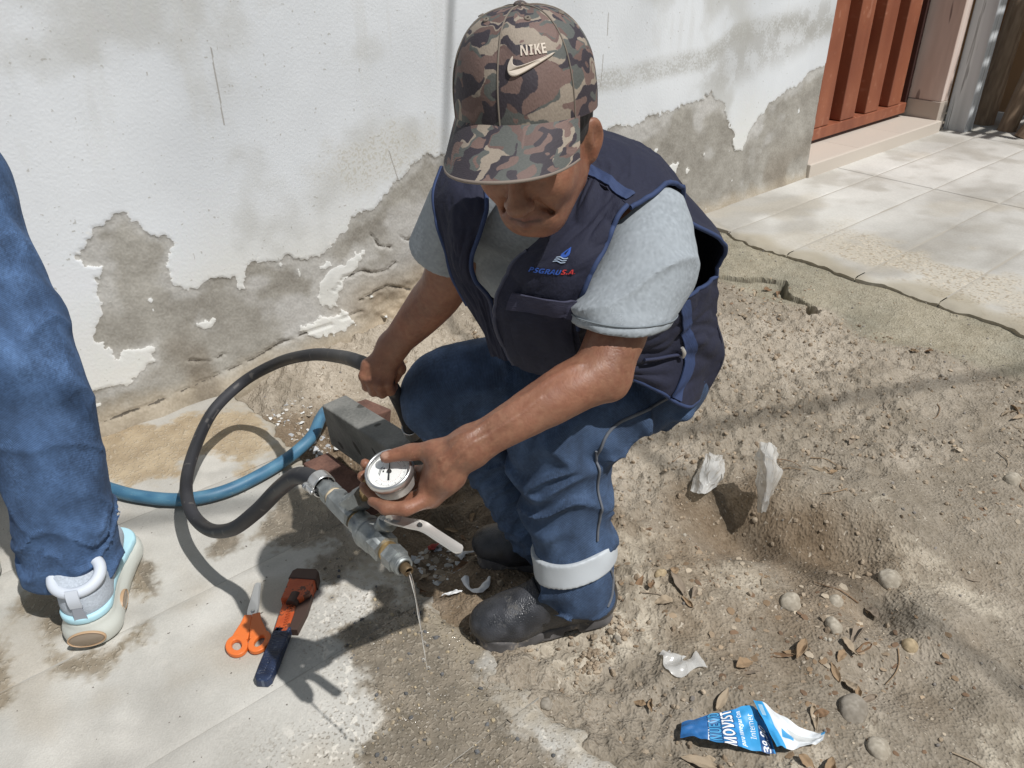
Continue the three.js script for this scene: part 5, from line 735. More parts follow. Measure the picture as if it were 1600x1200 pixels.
// ---------------------------------------------------------------- crouching worker
const W = (() => {
  const J = { hipL: [1.254,0.603,-0.969], hipR: [1.203,0.592,-1.109], kneeL: [1.013,0.523,-1.056], ankL: [1.013,0.112,-0.967], kneeR: [0.904,0.527,-1.327], ankR: [1.077,0.1,-1.124], pel: [1.243,0.606,-1.011], belly: [1.127,0.763,-1.018], chest: [1.008,0.927,-1.017], chL: [1.028,0.952,-0.928], chR: [0.957,0.938,-1.098], shL: [0.974,1.067,-0.842], shR: [0.848,1.046,-1.107], neck: [0.917,1.094,-0.957] };
  const t = thing('person', 'crouching worker in camouflage cap, navy vest and jeans holding a gauge', 'person', null, [1.035,-0.02,-0.977]);
  // ---------- head frame
  const hup = vnorm([-0.076,0.997,-0.016]); let hf = vnorm([-0.86,-0.019,0.509]); hf = vnorm(vadd(hf, hup, -vdot(hf, hup))); const hl = vcross(hup, hf);   // hl: his left
  const Cb = [0.727,1.282,-0.822], S = 0.96;
  const gu = vnorm(vadd(hup.map(q => q * 0.921), hf, 0.389)), gf = vcross(hl, gu);   // face bows a little more than the cap
  const O = vadd(Cb, gu, -0.038);
  const H = (x, y, z) => vadd(vadd(vadd(O, hl, x * S), gu, y * S), gf, z * S);
  const loc = (x, y, z) => { const p = [x - O[0], y - O[1], z - O[2]]; return [vdot(p, hl) / S, vdot(p, gu) / S, vdot(p, gf) / S]; };
  const hs = (() => {
    const skull = ell([0, 0.022, -0.012], [0.077, 0.098, 0.096]), face = ell([0, -0.045, 0.028], [0.062, 0.084, 0.066]), chin = cone([-0.012, -0.108, 0.066], [0.012, -0.108, 0.066], 0.019, 0.019);
    const ck = [-1, 1].map(s => ell([s * 0.040, -0.038, 0.062], [0.026, 0.027, 0.026])), jaw = [-1, 1].map(s => cone([s * 0.048, -0.070, -0.002], [s * 0.020, -0.104, 0.056], 0.018, 0.017));
    const brow = cone([-0.036, 0.014, 0.079], [0.036, 0.014, 0.079], 0.013, 0.013), bridge = cone([0, 0.005, 0.090], [0, -0.042, 0.112], 0.0085, 0.0125), tip = ell([0, -0.046, 0.112], [0.0165, 0.013, 0.0145]), wing = [-1, 1].map(s => ell([s * 0.0155, -0.050, 0.099], [0.0095, 0.009, 0.0125]));
    const lidS = [-1, 1].map(s => ell([s * 0.031, -0.006, 0.079], [0.0165, 0.012, 0.0135])), sock = [-1, 1].map(s => ell([s * 0.031, -0.004, 0.104], [0.019, 0.012, 0.016]));
    const ul = uni(0.004, cone([-0.025, -0.079, 0.084], [0, -0.074, 0.099], 0.005, 0.0072), cone([0.025, -0.079, 0.084], [0, -0.074, 0.099], 0.005, 0.0072)), ll = uni(0.004, cone([-0.022, -0.087, 0.083], [0, -0.0905, 0.097], 0.005, 0.008), cone([0.022, -0.087, 0.083], [0, -0.0905, 0.097], 0.005, 0.008)), muzz = ell([0, -0.078, 0.068], [0.034, 0.026, 0.026]);
    const ear = [-1, 1].map(s => { const o = ell([s * 0.084, -0.024, -0.014], [0.010, 0.031, 0.019], [vnorm([1, 0, 0.5 * s]), [0, 1, 0], vnorm([-0.5 * s, 0, 1])]), c = ell([s * 0.096, -0.020, -0.008], [0.010, 0.020, 0.011]), lobe = ell([s * 0.080, -0.052, -0.006], [0.007, 0.011, 0.009]); return (x, y, z) => smax(smin(o(x, y, z), lobe(x, y, z), 0.01), -c(x, y, z), 0.006); });
    const fold = [-1, 1].map(s => cone([s * 0.021, -0.052, 0.094], [s * 0.035, -0.084, 0.078], 0.0042, 0.0035));
    return (x, y, z) => { let d = smin(skull(x, y, z), face(x, y, z), 0.04); d = smin(d, muzz(x, y, z), 0.025); d = smin(d, chin(x, y, z), 0.03); for (const f of jaw) d = smin(d, f(x, y, z), 0.05); for (const f of ck) d = smin(d, f(x, y, z), 0.028); d = smin(d, brow(x, y, z), 0.02); for (const f of sock) d = smax(d, -f(x, y, z), 0.014); for (const f of lidS) d = smin(d, f(x, y, z), 0.006); d = smin(d, bridge(x, y, z), 0.012); d = smin(d, tip(x, y, z), 0.010); for (const f of wing) d = smin(d, f(x, y, z), 0.006); for (const f of fold) d = smax(d, -f(x, y, z), 0.012); d = smin(d, ul(x, y, z), 0.005); d = Math.min(d, ll(x, y, z)) - Math.max(0, 0.003 - Math.abs(d - ll(x, y, z))) * 0.2; for (const f of ear) d = smin(d, f(x, y, z), 0.008); return d; };
  })();
  const neckF = uni(0.03, cone(H(0, -0.07, -0.028), J.neck, 0.054, 0.060), cone(J.neck, J.chest, 0.062, 0.07));
  const headF = (x, y, z) => { const q = loc(x, y, z); const h = Math.hypot(q[0], q[1], q[2] - 0.02) > 0.22 ? Math.hypot(q[0], q[1], q[2] - 0.02) * S - 0.12 : hs(q[0], q[1], q[2]) * S; return smin(h, neckF(x, y, z), 0.025); };
  // ---------- left arm and hand on the gauge
  const AL = { sh: [0.961,1.071,-0.81], mid: [0.887,0.992,-0.758], el: [0.792,0.896,-0.726], el2: [0.8,0.878,-0.716], f1: [0.73,0.872,-0.74], f2: [0.65,0.838,-0.768], wr: [0.584,0.807,-0.795] };
  const c_ = (a, b, ra, rb) => cone(a, b, ra, rb);
  const limbL = limb([AL.sh, AL.mid, AL.el, AL.f1, AL.f2, AL.wr], [0.060, 0.052, 0.0425, 0.0405, 0.0325, 0.0262], 40); const armL = uni(0.02, limbL, ell(AL.el2, [0.036, 0.036, 0.036]));
  const palmL = uni(0.02, c_(AL.wr, [0.56,0.797,-0.816], 0.026, 0.021), c_(AL.wr, [0.55,0.763,-0.812], 0.026, 0.022), c_([0.556,0.781,-0.811], [0.535,0.736,-0.834], 0.022, 0.018), c_([0.554,0.76,-0.807], [0.531,0.722,-0.823], 0.022, 0.0145), c_([0.557,0.788,-0.822], [0.553,0.738,-0.862], 0.02, 0.0145));
  const fin = (pts, rs) => uni(0.006, ...pts.slice(1).map((p, i) => c_(pts[i], p, rs[i], rs[i + 1])));
  const fingersL = [fin([[0.527,0.724,-0.821],[0.486,0.722,-0.83],[0.465,0.72,-0.853],[0.458,0.719,-0.882]], [0.0125, 0.0112, 0.0102, 0.0085]), fin([[0.538,0.72,-0.843],[0.501,0.688,-0.88],[0.482,0.694,-0.908],[0.471,0.714,-0.928]], [0.0125, 0.0115, 0.0105, 0.0085]), fin([[0.549,0.722,-0.862],[0.515,0.684,-0.913],[0.497,0.693,-0.941],[0.481,0.717,-0.95]], [0.0125, 0.0115, 0.0105, 0.0085]), fin([[0.557,0.734,-0.871],[0.528,0.703,-0.929],[0.506,0.717,-0.951],[0.491,0.736,-0.953]], [0.0125, 0.0115, 0.0105, 0.0085])];
  const thumbTip = [0.498,0.778,-0.893];
  const thumbL = uni(0.008, c_([0.566,0.792,-0.811], [0.547,0.796,-0.838], 0.020, 0.0150), c_([0.547,0.796,-0.838], [0.525,0.79,-0.865], 0.0150, 0.0122), c_([0.525,0.79,-0.865], thumbTip, 0.0125, 0.0102));
  const knL = [[0.541,0.739,-0.812],[0.546,0.775,-0.799],[0.556,0.801,-0.791]];
  const vein = (() => { const bodyF = (x, y, z) => smin(armL(x, y, z), palmL(x, y, z), 0.02), dir = [-0.237,0.898,0.37]; const on = p => { let q = vadd(p, dir, 0.12); for (let k = 0; k < 50; k++) q = vadd(q, dir, -0.8 * bodyF(...q)); return vadd(q, dir, -0.0006); }; const L = [[[0.755,0.895,-0.734],[0.714,0.877,-0.754],[0.665,0.853,-0.77],[0.624,0.838,-0.785],[0.592,0.815,-0.795],[0.565,0.797,-0.803],[0.547,0.766,-0.818]],[[0.592,0.815,-0.795],[0.578,0.81,-0.803],[0.565,0.802,-0.815]],[[0.683,0.855,-0.749],[0.649,0.832,-0.76],[0.609,0.811,-0.777],[0.576,0.785,-0.793],[0.547,0.746,-0.81]]].map(l => { const cv = new THREE.CatmullRomCurve3(l.map(p => V(p))), q = []; for (let i = 0; i <= 18; i++) { const c = cv.getPoint(i / 18); q.push(on([c.x, c.y, c.z])); } return q; }); const cs = []; for (const l of L) for (let i = 1; i < l.length; i++) cs.push(cone(l[i - 1], l[i], 0.0022, 0.0022)); return (x, y, z) => { let d = 1e9; for (const c of cs) d = Math.min(d, c(x, y, z)); return d; }; })();
  const leftF = (x, y, z) => { let d = smin(armL(x, y, z), palmL(x, y, z), 0.02); if (Math.abs(d) < 0.012) d = smin(d, vein(x, y, z), 0.006); d = smin(d, thumbL(x, y, z), 0.014); let g = 1e9; for (const f of fingersL) g = g > 1e8 ? f(x, y, z) : smin(g, f(x, y, z), 0.0025); d = smin(d, g, 0.01); if (d < 0.02) d += 0.0009 * n3(x * 60, y * 60, z * 60); return d; };
  // ---------- right arm and hand on the hose
  const AR = { sh: [0.833,1.043,-1.118], el: [0.837,0.881,-1.186], f1: [0.827,0.808,-1.244], wr: [0.784,0.699,-1.326] };
  const armR = limb([AR.sh, AR.el, AR.f1, AR.wr], [0.056, 0.048, 0.046, 0.030], 24);
  const palmR = uni(0.018, c_(AR.wr, [0.745,0.658,-1.337], 0.027, 0.019), c_(AR.wr, [0.765,0.648,-1.322], 0.027, 0.019), c_([0.756,0.671,-1.332], [0.736,0.661,-1.348], 0.023, 0.0165));
  const fingersR = [[[[0.733,0.662,-1.351],[0.719,0.642,-1.347],[0.732,0.603,-1.364],[0.763,0.592,-1.383]]], [[[0.74,0.656,-1.336],[0.724,0.634,-1.328],[0.737,0.596,-1.346],[0.768,0.586,-1.366]]], [[[0.75,0.651,-1.325],[0.734,0.629,-1.315],[0.75,0.592,-1.333],[0.779,0.581,-1.353]]], [[[0.763,0.645,-1.319],[0.752,0.627,-1.31],[0.768,0.594,-1.327],[0.79,0.586,-1.347]]]].map(([p]) => fin(p, [0.0135, 0.0120, 0.0108, 0.009]));
  const thumbR = uni(0.01, c_([0.788,0.673,-1.332], [0.802,0.634,-1.336], 0.0185, 0.0135), c_([0.802,0.634,-1.336], [0.803,0.597,-1.36], 0.0135, 0.0105));
  const rightF = (x, y, z) => { let d = smin(armR(x, y, z), palmR(x, y, z), 0.02); d = smin(d, thumbR(x, y, z), 0.012); let g = 1e9; for (const f of fingersR) g = g > 1e8 ? f(x, y, z) : smin(g, f(x, y, z), 0.0025); return smin(d, g, 0.01); };
  // ---------- hidden core joins everything into one figure
  const core = uni(0.06, c_(J.pel, J.chest, 0.10, 0.10), c_(J.shL, J.shR, 0.05, 0.05), c_(J.chest, J.neck, 0.08, 0.05), c_(J.hipL, J.kneeL, 0.065, 0.05), c_(J.kneeL, J.ankL, 0.05, 0.035), c_(J.hipR, J.kneeR, 0.065, 0.05), c_(J.kneeR, J.ankR, 0.05, 0.035));
  const nail = (x, y, z) => { const d = Math.hypot(x - nailC[0], y - nailC[1], z - nailC[2]); return sstep(0.0080, 0.0066, d); };
  const nailC = vadd(thumbTip, [-0.544,0.796,0.264], 0.0100);
  const skinCol = (x, y, z) => { const m = 1 + 0.16 * fbm3(x * 26, y * 26, z * 26, 3), rd = fbm3(x * 14 + 5, y * 14, z * 14, 2); let c = [SKIN[0] * m, SKIN[1] * m * (1 - 0.10 * rd), SKIN[2] * m * (1 - 0.14 * rd)]; const kn = Math.min(...knL.map(k => Math.hypot(x - k[0], y - k[1], z - k[2]))); const n = nail(x, y, z); if (n > 0) c = mix3(c, [0.62, 0.40, 0.30], n * 0.9); const q = loc(x, y, z); if (Math.hypot(q[0], q[1], q[2]) < 0.2) { const lip = sstep(0.013, 0.006, Math.hypot(q[0] * 0.35, q[1] + 0.082)) * sstep(0.07, 0.08, q[2]); c = mix3(c, [0.24, 0.095, 0.078], lip * 0.8); const ml = sstep(0.0034, 0.0015, Math.abs(q[1] + 0.0825 + 0.6 * q[0] * q[0] * 4)) * sstep(0.026, 0.022, Math.abs(q[0])) * sstep(0.075, 0.082, q[2]); c = mix3(c, [0.07, 0.032, 0.026], ml * 0.85); const st = sstep(-0.03, -0.07, q[1]) * sstep(0.03, 0.06, q[2]) * clamp(0.5 + n3(q[0] * 400, q[1] * 400, q[2] * 400)); c = mix3(c, [0.12, 0.075, 0.06], st * 0.22); const br = sstep(0.007, 0.004, Math.abs(q[1] - 0.017 + 4 * q[0] * q[0])) * sstep(0.055, 0.05, Math.abs(q[0])) * sstep(0.010, 0.014, Math.abs(q[0])) * sstep(0.06, 0.07, q[2]); c = mix3(c, [0.03, 0.022, 0.02], br * 0.85); } return c; };
  const parts = [nets(headF, ...bounds([...[-1, 1].flatMap(a => [-0.14, 0.125].flatMap(b => [-0.115, 0.13].map(c => H(a * 0.1, b, c)))), J.neck], 0.03), 0.0034),
    nets(leftF, ...bounds([...Object.values(AL), [0.453,0.689,-0.921], [0.493,0.733,-0.967], [0.506,0.724,-0.797]], 0.07), 0.0036),
    nets(rightF, ...bounds([...Object.values(AR), [0.703,0.628,-1.347], [0.8,0.568,-1.34]], 0.065), 0.0044),
    nets(core, ...bounds(Object.values(J), 0.12), 0.018)];
  const body = mergeGeometries(parts.map(g => triUV(paintV(g, skinCol), 5))); mesh('body', body, M_skin, t);
  // ---------- hair
  { const f = (x, y, z) => { const q = loc(x, y, z); const sk = ell([0, 0.016, -0.016], [0.084, 0.100, 0.099])(q[0], q[1], q[2]); let d = sk + 0.0016 * n3(q[0] * 260, q[1] * 90, q[2] * 260); d = smax(d, q[1] - 0.055, 0.004); d = smax(d, q[2] - 0.030 - 0.2 * (q[1] + 0.01) - (q[1] < -0.01 ? -0.006 : 0), 0.006); const lower = -(q[1] + 0.055) - (q[2] > -0.03 ? 0.0 : 0) + 0.55 * Math.max(0, q[2] + 0.02) * 0; d = smax(d, lower + (q[2] < -0.03 ? 0 : 0.038), 0.01); return d * S; };
    mesh('hair', nets(f, ...bounds([-1, 1].flatMap(a => [-0.08, 0.065].flatMap(b => [-0.125, 0.05].map(c => H(a * 0.09, b, c)))), 0.01), 0.0035), std({ color: lin(0.022, 0.02, 0.021), roughness: 0.6 }), t); }
  // ---------- cap
  { const cap = new THREE.Group(); cap.name = 'cap'; t.add(cap);
    const camo = texPair(768, 512, (u, v) => { const x = u * 0.72, y = v * 0.48; const wx = x + 0.012 * n2(x * 60, y * 60), wy = y + 0.010 * n2(x * 60 + 9, y * 60); const A = n2(wx * 34 + 3, wy * 80), B = n2(wx * 30 + 31, wy * 76 + 7), C = n2(wx * 34 + 61, wy * 84 + 17), D = n2(wx * 40 + 91, wy * 90 + 27); let c = [86, 88, 84]; if (A > 0.2) c = [100, 80, 74]; if (B > 0.28) c = [146, 134, 120]; if (C > 0.13) c = [55, 49, 55]; if (D > 0.42) c = [112, 91, 84]; const k = 1 + 0.05 * n2(x * 900, y * 900) + 0.05 * n2(x * 20, y * 20); return [...c.map(q => q * k), 0.5 + 0.3 * n2(x * 900, y * 500), 0.72]; });
    const M_c = std({ map: camo[0], bumpMap: camo[1], bumpScale: 0.0005, roughness: 0.72 });
    const rim = th => { const s = Math.sin(th), c = Math.cos(th); return [0.093 * s, (c > 0 ? 0.107 : 0.108) * c]; };
    const K = (x, y, z) => vadd(vadd(vadd(Cb, hl, x), hup, y), hf, z);
    const crown = (th, s, off = 0) => { const [rx, rz] = rim(th), a = s * Math.PI / 2; const rr = Math.pow(Math.cos(a), 0.72), fr = 0.5 + 0.5 * Math.cos(th); const y = 0.121 * Math.pow(Math.sin(a), 0.92) - 0.012 * (1 - s) * (1 - fr) + 0.004 * fr * Math.sin(a * 2); const bul = 1 + 0.02 * Math.sin(a * 2); const pk = 0.0016 * Math.abs(Math.sin(th * 3)) * Math.sin(a * 2) + 0.0016 * n2(th * 4 + 3, s * 6) * Math.sin(a * 2); const e = rr * bul; const l = Math.hypot(rx, rz); const p = K(rx * e + rx / l * (pk + off * 0), y, rz * e + rz / l * pk); if (!off) return p; const n = vnorm(vadd(vadd([0, 0, 0], vadd(hl.map(q => q * rx / l), hf, rz / l), Math.cos(a)), hup, Math.sin(a))); return vadd(p, n, off); };
    mesh('crown', gridGeo(120, 44, (u, v) => { const th = (u - 0.5) * 2 * Math.PI; const p = crown(th, v * 0.999); return [...p, (u * 0.62 * 1.0) / 0.72, v * 0.19 / 0.48]; }, true), M_c, cap);
    const M_th = std({ color: lin(0.18, 0.15, 0.12), roughness: 0.8 });
    for (let k = 0; k < 6; k++) { const th = k * Math.PI / 3; mesh('panel_seam', tube([0, 0.15, 0.3, 0.45, 0.6, 0.75, 0.9, 0.99].map(s => crown(th, s, 0.0004)), 0.0011, 40, 6), M_th, cap); }
    { const g = new THREE.SphereGeometry(0.0085, 18, 12); g.scale(1, 0.55, 1); g.applyMatrix4(new THREE.Matrix4().makeBasis(V(hl), V(hup), V(hf))); const p = K(0, 0.122, 0); g.translate(...p); mesh('button', g, M_c, cap); }
    for (let k = 0; k < 6; k++) { const p = crown(Math.PI / 6 + k * Math.PI / 3, 0.72, 0.0006), q = crown(Math.PI / 6 + k * Math.PI / 3, 0.72, 0.002); mesh('eyelet', turned(p, q, [[0, 0.0042], [1, 0.0036], [1, 0.0018], [0, 0.0015]], 14), M_th, cap); }
    const bf = (u, v) => { const ph = (u - 0.5) * 2 * 1.08; const [rx, rz] = rim(ph); const ext = v * (0.016 + 0.059 * Math.pow(Math.max(0, Math.cos(ph * 1.32)), 0.8)) - 0.010 * (1 - v); const x = rx * (1 + v * 0.10), z = rz * (1) + ext; const y = 0.002 - ext * 0.62 - 2.0 * v * x * x * 1.7; return K(x, y - 0.012 * (1 - Math.cos(ph)) * 0.5, z - 0.002); };
    const g = sheet(bf, 60, 20, 0.0032, () => 0, [0.30 / 0.72 * 1.0, 0.085 / 0.48]); { const uv = g.attributes.uv; for (let i = 0; i < uv.count; i++) { const a = uv.getX(i), b = uv.getY(i); uv.setXY(i, b * 1.1 + 0.1, a * 1.25 + 0.2); } } mesh('brim', g, M_c, cap);
    mesh('brim_edge', tube([...Array(25)].map((_, i) => bf(i / 24, 1)), 0.0023, 80, 6), std({ color: lin(0.22, 0.18, 0.15), roughness: 0.8 }), cap);
    // raised stitched lettering and tick on the front panel
    const M_em = std({ color: lin(0.60, 0.52, 0.43), roughness: 0.6 });
    const wrap = (geo, th0, s0, sc) => { const p = geo.attributes.position; for (let i = 0; i < p.count; i++) { const X = p.getX(i) * sc, Y = p.getY(i) * sc; p.setXYZ(i, ...crown(th0 + X / 0.098, s0 + Y / 0.165, 0.0004 + p.getZ(i) * sc)); } geo.computeVertexNormals(); return geo; };
    const font = FONT; const dens = shapes => { const g = new THREE.ExtrudeGeometry(shapes, { depth: 0.06, bevelEnabled: false, curveSegments: 6 }); return g; };
    mesh('embroidered_letters', wrap(dens(font.generateShapes('NIKE', 0.9)), 0.32, 0.405, 0.0135), M_em, cap);
    const sw = new THREE.Shape(); sw.moveTo(0, 0.62); sw.bezierCurveTo(-0.55, 0.0, -0.55, -0.62, 0.25, -0.52); sw.bezierCurveTo(0.8, -0.42, 2.0, 0.1, 3.6, 0.62); sw.bezierCurveTo(2.2, 0.32, 0.9, 0.0, 0.45, -0.02); sw.bezierCurveTo(0.0, -0.02, -0.15, 0.2, 0, 0.62);
    const sg = new THREE.ExtrudeGeometry(sw, { depth: 0.12, bevelEnabled: true, bevelSize: 0.05, bevelThickness: 0.05, bevelSegments: 2, curveSegments: 16 }); mesh('embroidered_tick', wrap(sg, 0.22, 0.335, 0.0165), M_em, cap);
  }
  // ---------- t-shirt
  { const slA = [0.965,1.052,-0.793], slB = [0.922,1.013,-0.763], slC = [0.842,0.951,-0.747], srB = [0.818,0.955,-1.168];
    const tor = uni(0.05, c_(vmix(J.pel, J.belly, 0.35), J.belly, 0.08, 0.12), c_(J.belly, J.chest, 0.128, 0.115), c_(J.chL, J.chR, 0.105, 0.10), c_(J.shL, J.shR, 0.068, 0.068), c_([0.945,1.066,-0.934], [0.909,1.054,-1.016], 0.07, 0.07));
    const out = limb([slA, slB, slC], [0.071, 0.0775, 0.0685], 14), outR = uni(0.03, c_(AR.sh, srB, 0.066, 0.064));
    const axC = vnorm([-0.179,-0.978,0.104]), axR = vnorm(vsub(srB, AR.sh)); const slX = vnorm(vcross(axC, [0, 1, 0.3])), slY = vcross(axC, slX); const fd = (x, y, z) => { const p = [x - slB[0], y - slB[1], z - slB[2]], a = vdot(p, slX), b = vdot(p, slY), s = vdot(p, axC); const k = 1 - Math.abs(n3(a * 26 + s * 6, b * 26, s * 7 + 3)) * 1.8, k2 = 1 - Math.abs(n3(a * 8 + 5 - s * 9, b * 8 - s * 6, s * 13)) * 1.7; return 0.0010 * k * Math.abs(k) + 0.0085 * k2 * Math.abs(k2) * (k2 > 0 ? 1 : 0.6); }, fd2 = folds(J.chL, J.pel, 9, 0.006, 22), hemw = (d) => 0.0025 * sstep(0.004, 0, Math.abs(d + 0.016));
    const f = (x, y, z) => { const o = out(x, y, z) - fd(x, y, z), pl = (x - slC[0]) * axC[0] + (y - slC[1]) * axC[1] + (z - slC[2]) * axC[2] - 0.004 - 0.004 * n3(x * 12, y * 12, z * 12); let sl = smax(o + hemw(pl) * 0.8, pl, 0.003); const inn = out(x, y, z) + 0.015; if (pl > -0.06) sl = Math.max(sl, -inn); const oR = outR(x, y, z), pR = (x - srB[0]) * axR[0] + (y - srB[1]) * axR[1] + (z - srB[2]) * axR[2] - 0.01; let sr = smax(oR, pR, 0.004); if (pR > -0.05) sr = Math.max(sr, -(oR + 0.015)); let d = smin(tor(x, y, z) - fd2(x, y, z), sl, 0.03); d = smin(d, sr, 0.02); const nk = Math.hypot(x - J.neck[0], y - J.neck[1], z - J.neck[2]); return d; };
    const m = mesh('t_shirt', triUV(nets(f, ...bounds([...Object.values(J).slice(6), J.pel, slA, slB, slC, srB], 0.14), 0.0052), 4), fabric(0.40, 0.435, 0.46), t);
    { const c0 = vadd(slC, axC, -0.012), ring = [...Array(40)].map((_, i) => { const a = i / 39 * 6.283, dir = vnorm(vadd(slX.map(q => q * Math.cos(a)), slY, Math.sin(a))); let q = vadd(c0, dir, 0.1); for (let k = 0; k < 40; k++) q = vadd(q, dir, -0.7 * (out(...q) - fd(...q))); return vadd(q, dir, 0.0006); }); mesh('hem_stitch', tube(ring, 0.0012, 90, 5), fabric(0.26, 0.29, 0.31), m); }
    mesh('neck_rib', tube([...Array(17)].map((_, i) => { const a = i / 16 * 6.283; const ax = vnorm(vsub(H(0, -0.07, -0.028), J.neck)), e1 = vnorm(vcross(ax, [0, 1, 0.2])), e2 = vcross(ax, e1); return vadd(vadd(vadd(J.neck, ax, 0.0), e1, Math.cos(a) * 0.068), e2, Math.sin(a) * 0.068); }), 0.008, 60, 8), fabric(0.30, 0.33, 0.36), m);
  }
  // ---------- vest: front panels, shoulder yoke, side and back, all sheets with thickness
  { const vest = new THREE.Group(); vest.name = 'vest'; t.add(vest);
    const M_v = fabric(0.017, 0.019, 0.043, 0.85), M_p = fabric(0.035, 0.06, 0.15, 0.8), M_zip = std({ color: lin(0.03, 0.035, 0.07), roughness: 0.5 });
    const wr = (s, a = 0.004, fu = 3, fv = 5) => (u, v) => { const k = 1 - Math.abs(n2(u * fu + s + v * 1.7, v * fv + s * 2 - u * 1.3)) * 2, k2 = 1 - Math.abs(n2(u * fu * 2.3 + s * 5, v * fv * 1.9 + u * 3)) * 2; return a * 1.25 * k * Math.abs(k) + a * 0.7 * k2 * Math.abs(k2); };
    const LF = [[[0.882,1.151,-0.863],[0.885,1.144,-0.835],[0.887,1.13,-0.804],[0.89,1.119,-0.778]], [[0.832,1.101,-0.851],[0.838,1.104,-0.818],[0.849,1.104,-0.793],[0.861,1.102,-0.774]], [[0.795,1.065,-0.87],[0.798,1.071,-0.819],[0.812,1.073,-0.787],[0.839,1.071,-0.769]], [[0.765,1.023,-0.901],[0.767,1.034,-0.834],[0.785,1.04,-0.791],[0.814,1.043,-0.769]], [[0.754,0.976,-0.919],[0.758,0.989,-0.85],[0.773,0.994,-0.803],[0.799,0.992,-0.779]], [[0.748,0.926,-0.931],[0.757,0.937,-0.864],[0.773,0.943,-0.816],[0.803,0.937,-0.787]], [[0.769,0.858,-0.937],[0.782,0.865,-0.878],[0.8,0.869,-0.828],[0.829,0.865,-0.793]], [[0.795,0.812,-0.94],[0.811,0.806,-0.884],[0.835,0.801,-0.837],[0.871,0.793,-0.8]]];
    const RF = [[[0.815,1.117,-1.145],[0.813,1.134,-1.098],[0.817,1.133,-1.063],[0.816,1.116,-1.028]], [[0.779,1.083,-1.126],[0.773,1.096,-1.072],[0.78,1.096,-1.028],[0.794,1.083,-0.999]], [[0.765,1.039,-1.103],[0.76,1.05,-1.055],[0.764,1.049,-1.021],[0.776,1.043,-0.998]], [[0.76,0.987,-1.075],[0.754,0.998,-1.042],[0.756,1.001,-1.021],[0.766,0.997,-1.009]], [[0.767,0.94,-1.063],[0.763,0.952,-1.037],[0.764,0.959,-1.02],[0.768,0.961,-1.003]], [[0.78,0.896,-1.048],[0.775,0.911,-1.019],[0.778,0.921,-1.001],[0.784,0.925,-0.983]], [[0.797,0.848,-1.028],[0.793,0.859,-1.008],[0.792,0.87,-0.995],[0.791,0.879,-0.981]], [[0.806,0.797,-1.01],[0.804,0.802,-0.994],[0.801,0.806,-0.976],[0.8,0.81,-0.957]]];
    const YK = [[[0.882,1.146,-0.867],[0.885,1.142,-0.834],[0.887,1.129,-0.804],[0.897,1.115,-0.777]], [[0.933,1.165,-0.907],[0.933,1.154,-0.852],[0.935,1.141,-0.81],[0.947,1.126,-0.774]], [[0.993,1.175,-0.948],[1.004,1.164,-0.892],[1.002,1.152,-0.838],[0.993,1.132,-0.784]], [[1.046,1.171,-0.991],[1.078,1.155,-0.936],[1.074,1.136,-0.864],[1.043,1.113,-0.796]]];
    const SD = [[[0.807,0.947,-0.799],[0.944,0.892,-0.8],[1.051,0.886,-0.812],[1.158,0.879,-0.83],[1.261,0.875,-0.854]], [[0.832,0.882,-0.811],[0.98,0.829,-0.828],[1.093,0.809,-0.83],[1.19,0.797,-0.837],[1.296,0.771,-0.865]], [[0.857,0.83,-0.811],[0.997,0.775,-0.847],[1.115,0.739,-0.841],[1.221,0.711,-0.837],[1.323,0.667,-0.853]], [[0.902,0.785,-0.814],[1.008,0.739,-0.856],[1.1,0.676,-0.843],[1.167,0.622,-0.829],[1.29,0.572,-0.868]]];
    const BK = [[[1.043,1.113,-0.796],[1.074,1.136,-0.864],[1.078,1.155,-0.936],[1.061,1.167,-1.005],[1.028,1.121,-1.15],[0.926,1.112,-1.199],[0.827,1.11,-1.159]], [[1.099,1.041,-0.815],[1.192,1.041,-0.888],[1.254,1.037,-0.986],[1.261,1.035,-1.099],[1.16,1.023,-1.236],[0.985,1.03,-1.268],[0.846,1.045,-1.215]], [[1.214,0.966,-0.812],[1.321,0.938,-0.913],[1.392,0.917,-1.02],[1.391,0.911,-1.137],[1.235,0.913,-1.271],[1.021,0.936,-1.286],[0.845,0.99,-1.202]], [[1.261,0.875,-0.854],[1.37,0.822,-0.933],[1.458,0.774,-1.035],[1.457,0.753,-1.157],[1.288,0.764,-1.277],[1.059,0.836,-1.269],[0.841,0.933,-1.177]], [[1.296,0.771,-0.865],[1.402,0.709,-0.941],[1.484,0.648,-1.037],[1.481,0.617,-1.153],[1.318,0.646,-1.268],[1.087,0.738,-1.259],[0.857,0.856,-1.15]], [[1.323,0.667,-0.853],[1.427,0.599,-0.925],[1.506,0.532,-1.019],[1.493,0.501,-1.129],[1.336,0.539,-1.246],[1.114,0.651,-1.246],[0.88,0.784,-1.135]], [[1.29,0.572,-0.868],[1.382,0.518,-0.931],[1.456,0.465,-1.011],[1.461,0.436,-1.105],[1.332,0.477,-1.216],[1.12,0.578,-1.23],[0.89,0.725,-1.112]]];
    const f = { LF: patchFn(LF), RF: patchFn(RF), YK: patchFn(YK), SD: patchFn(SD), BK: patchFn(BK) };
    mesh('front_panel', sheet(f.LF, 44, 70, 0.004, wr(2, 0.0035), [0.9, 1.8]), M_v, vest); mesh('front_panel', sheet(f.RF, 30, 70, 0.004, wr(5, 0.003), [0.6, 1.8]), M_v, vest);
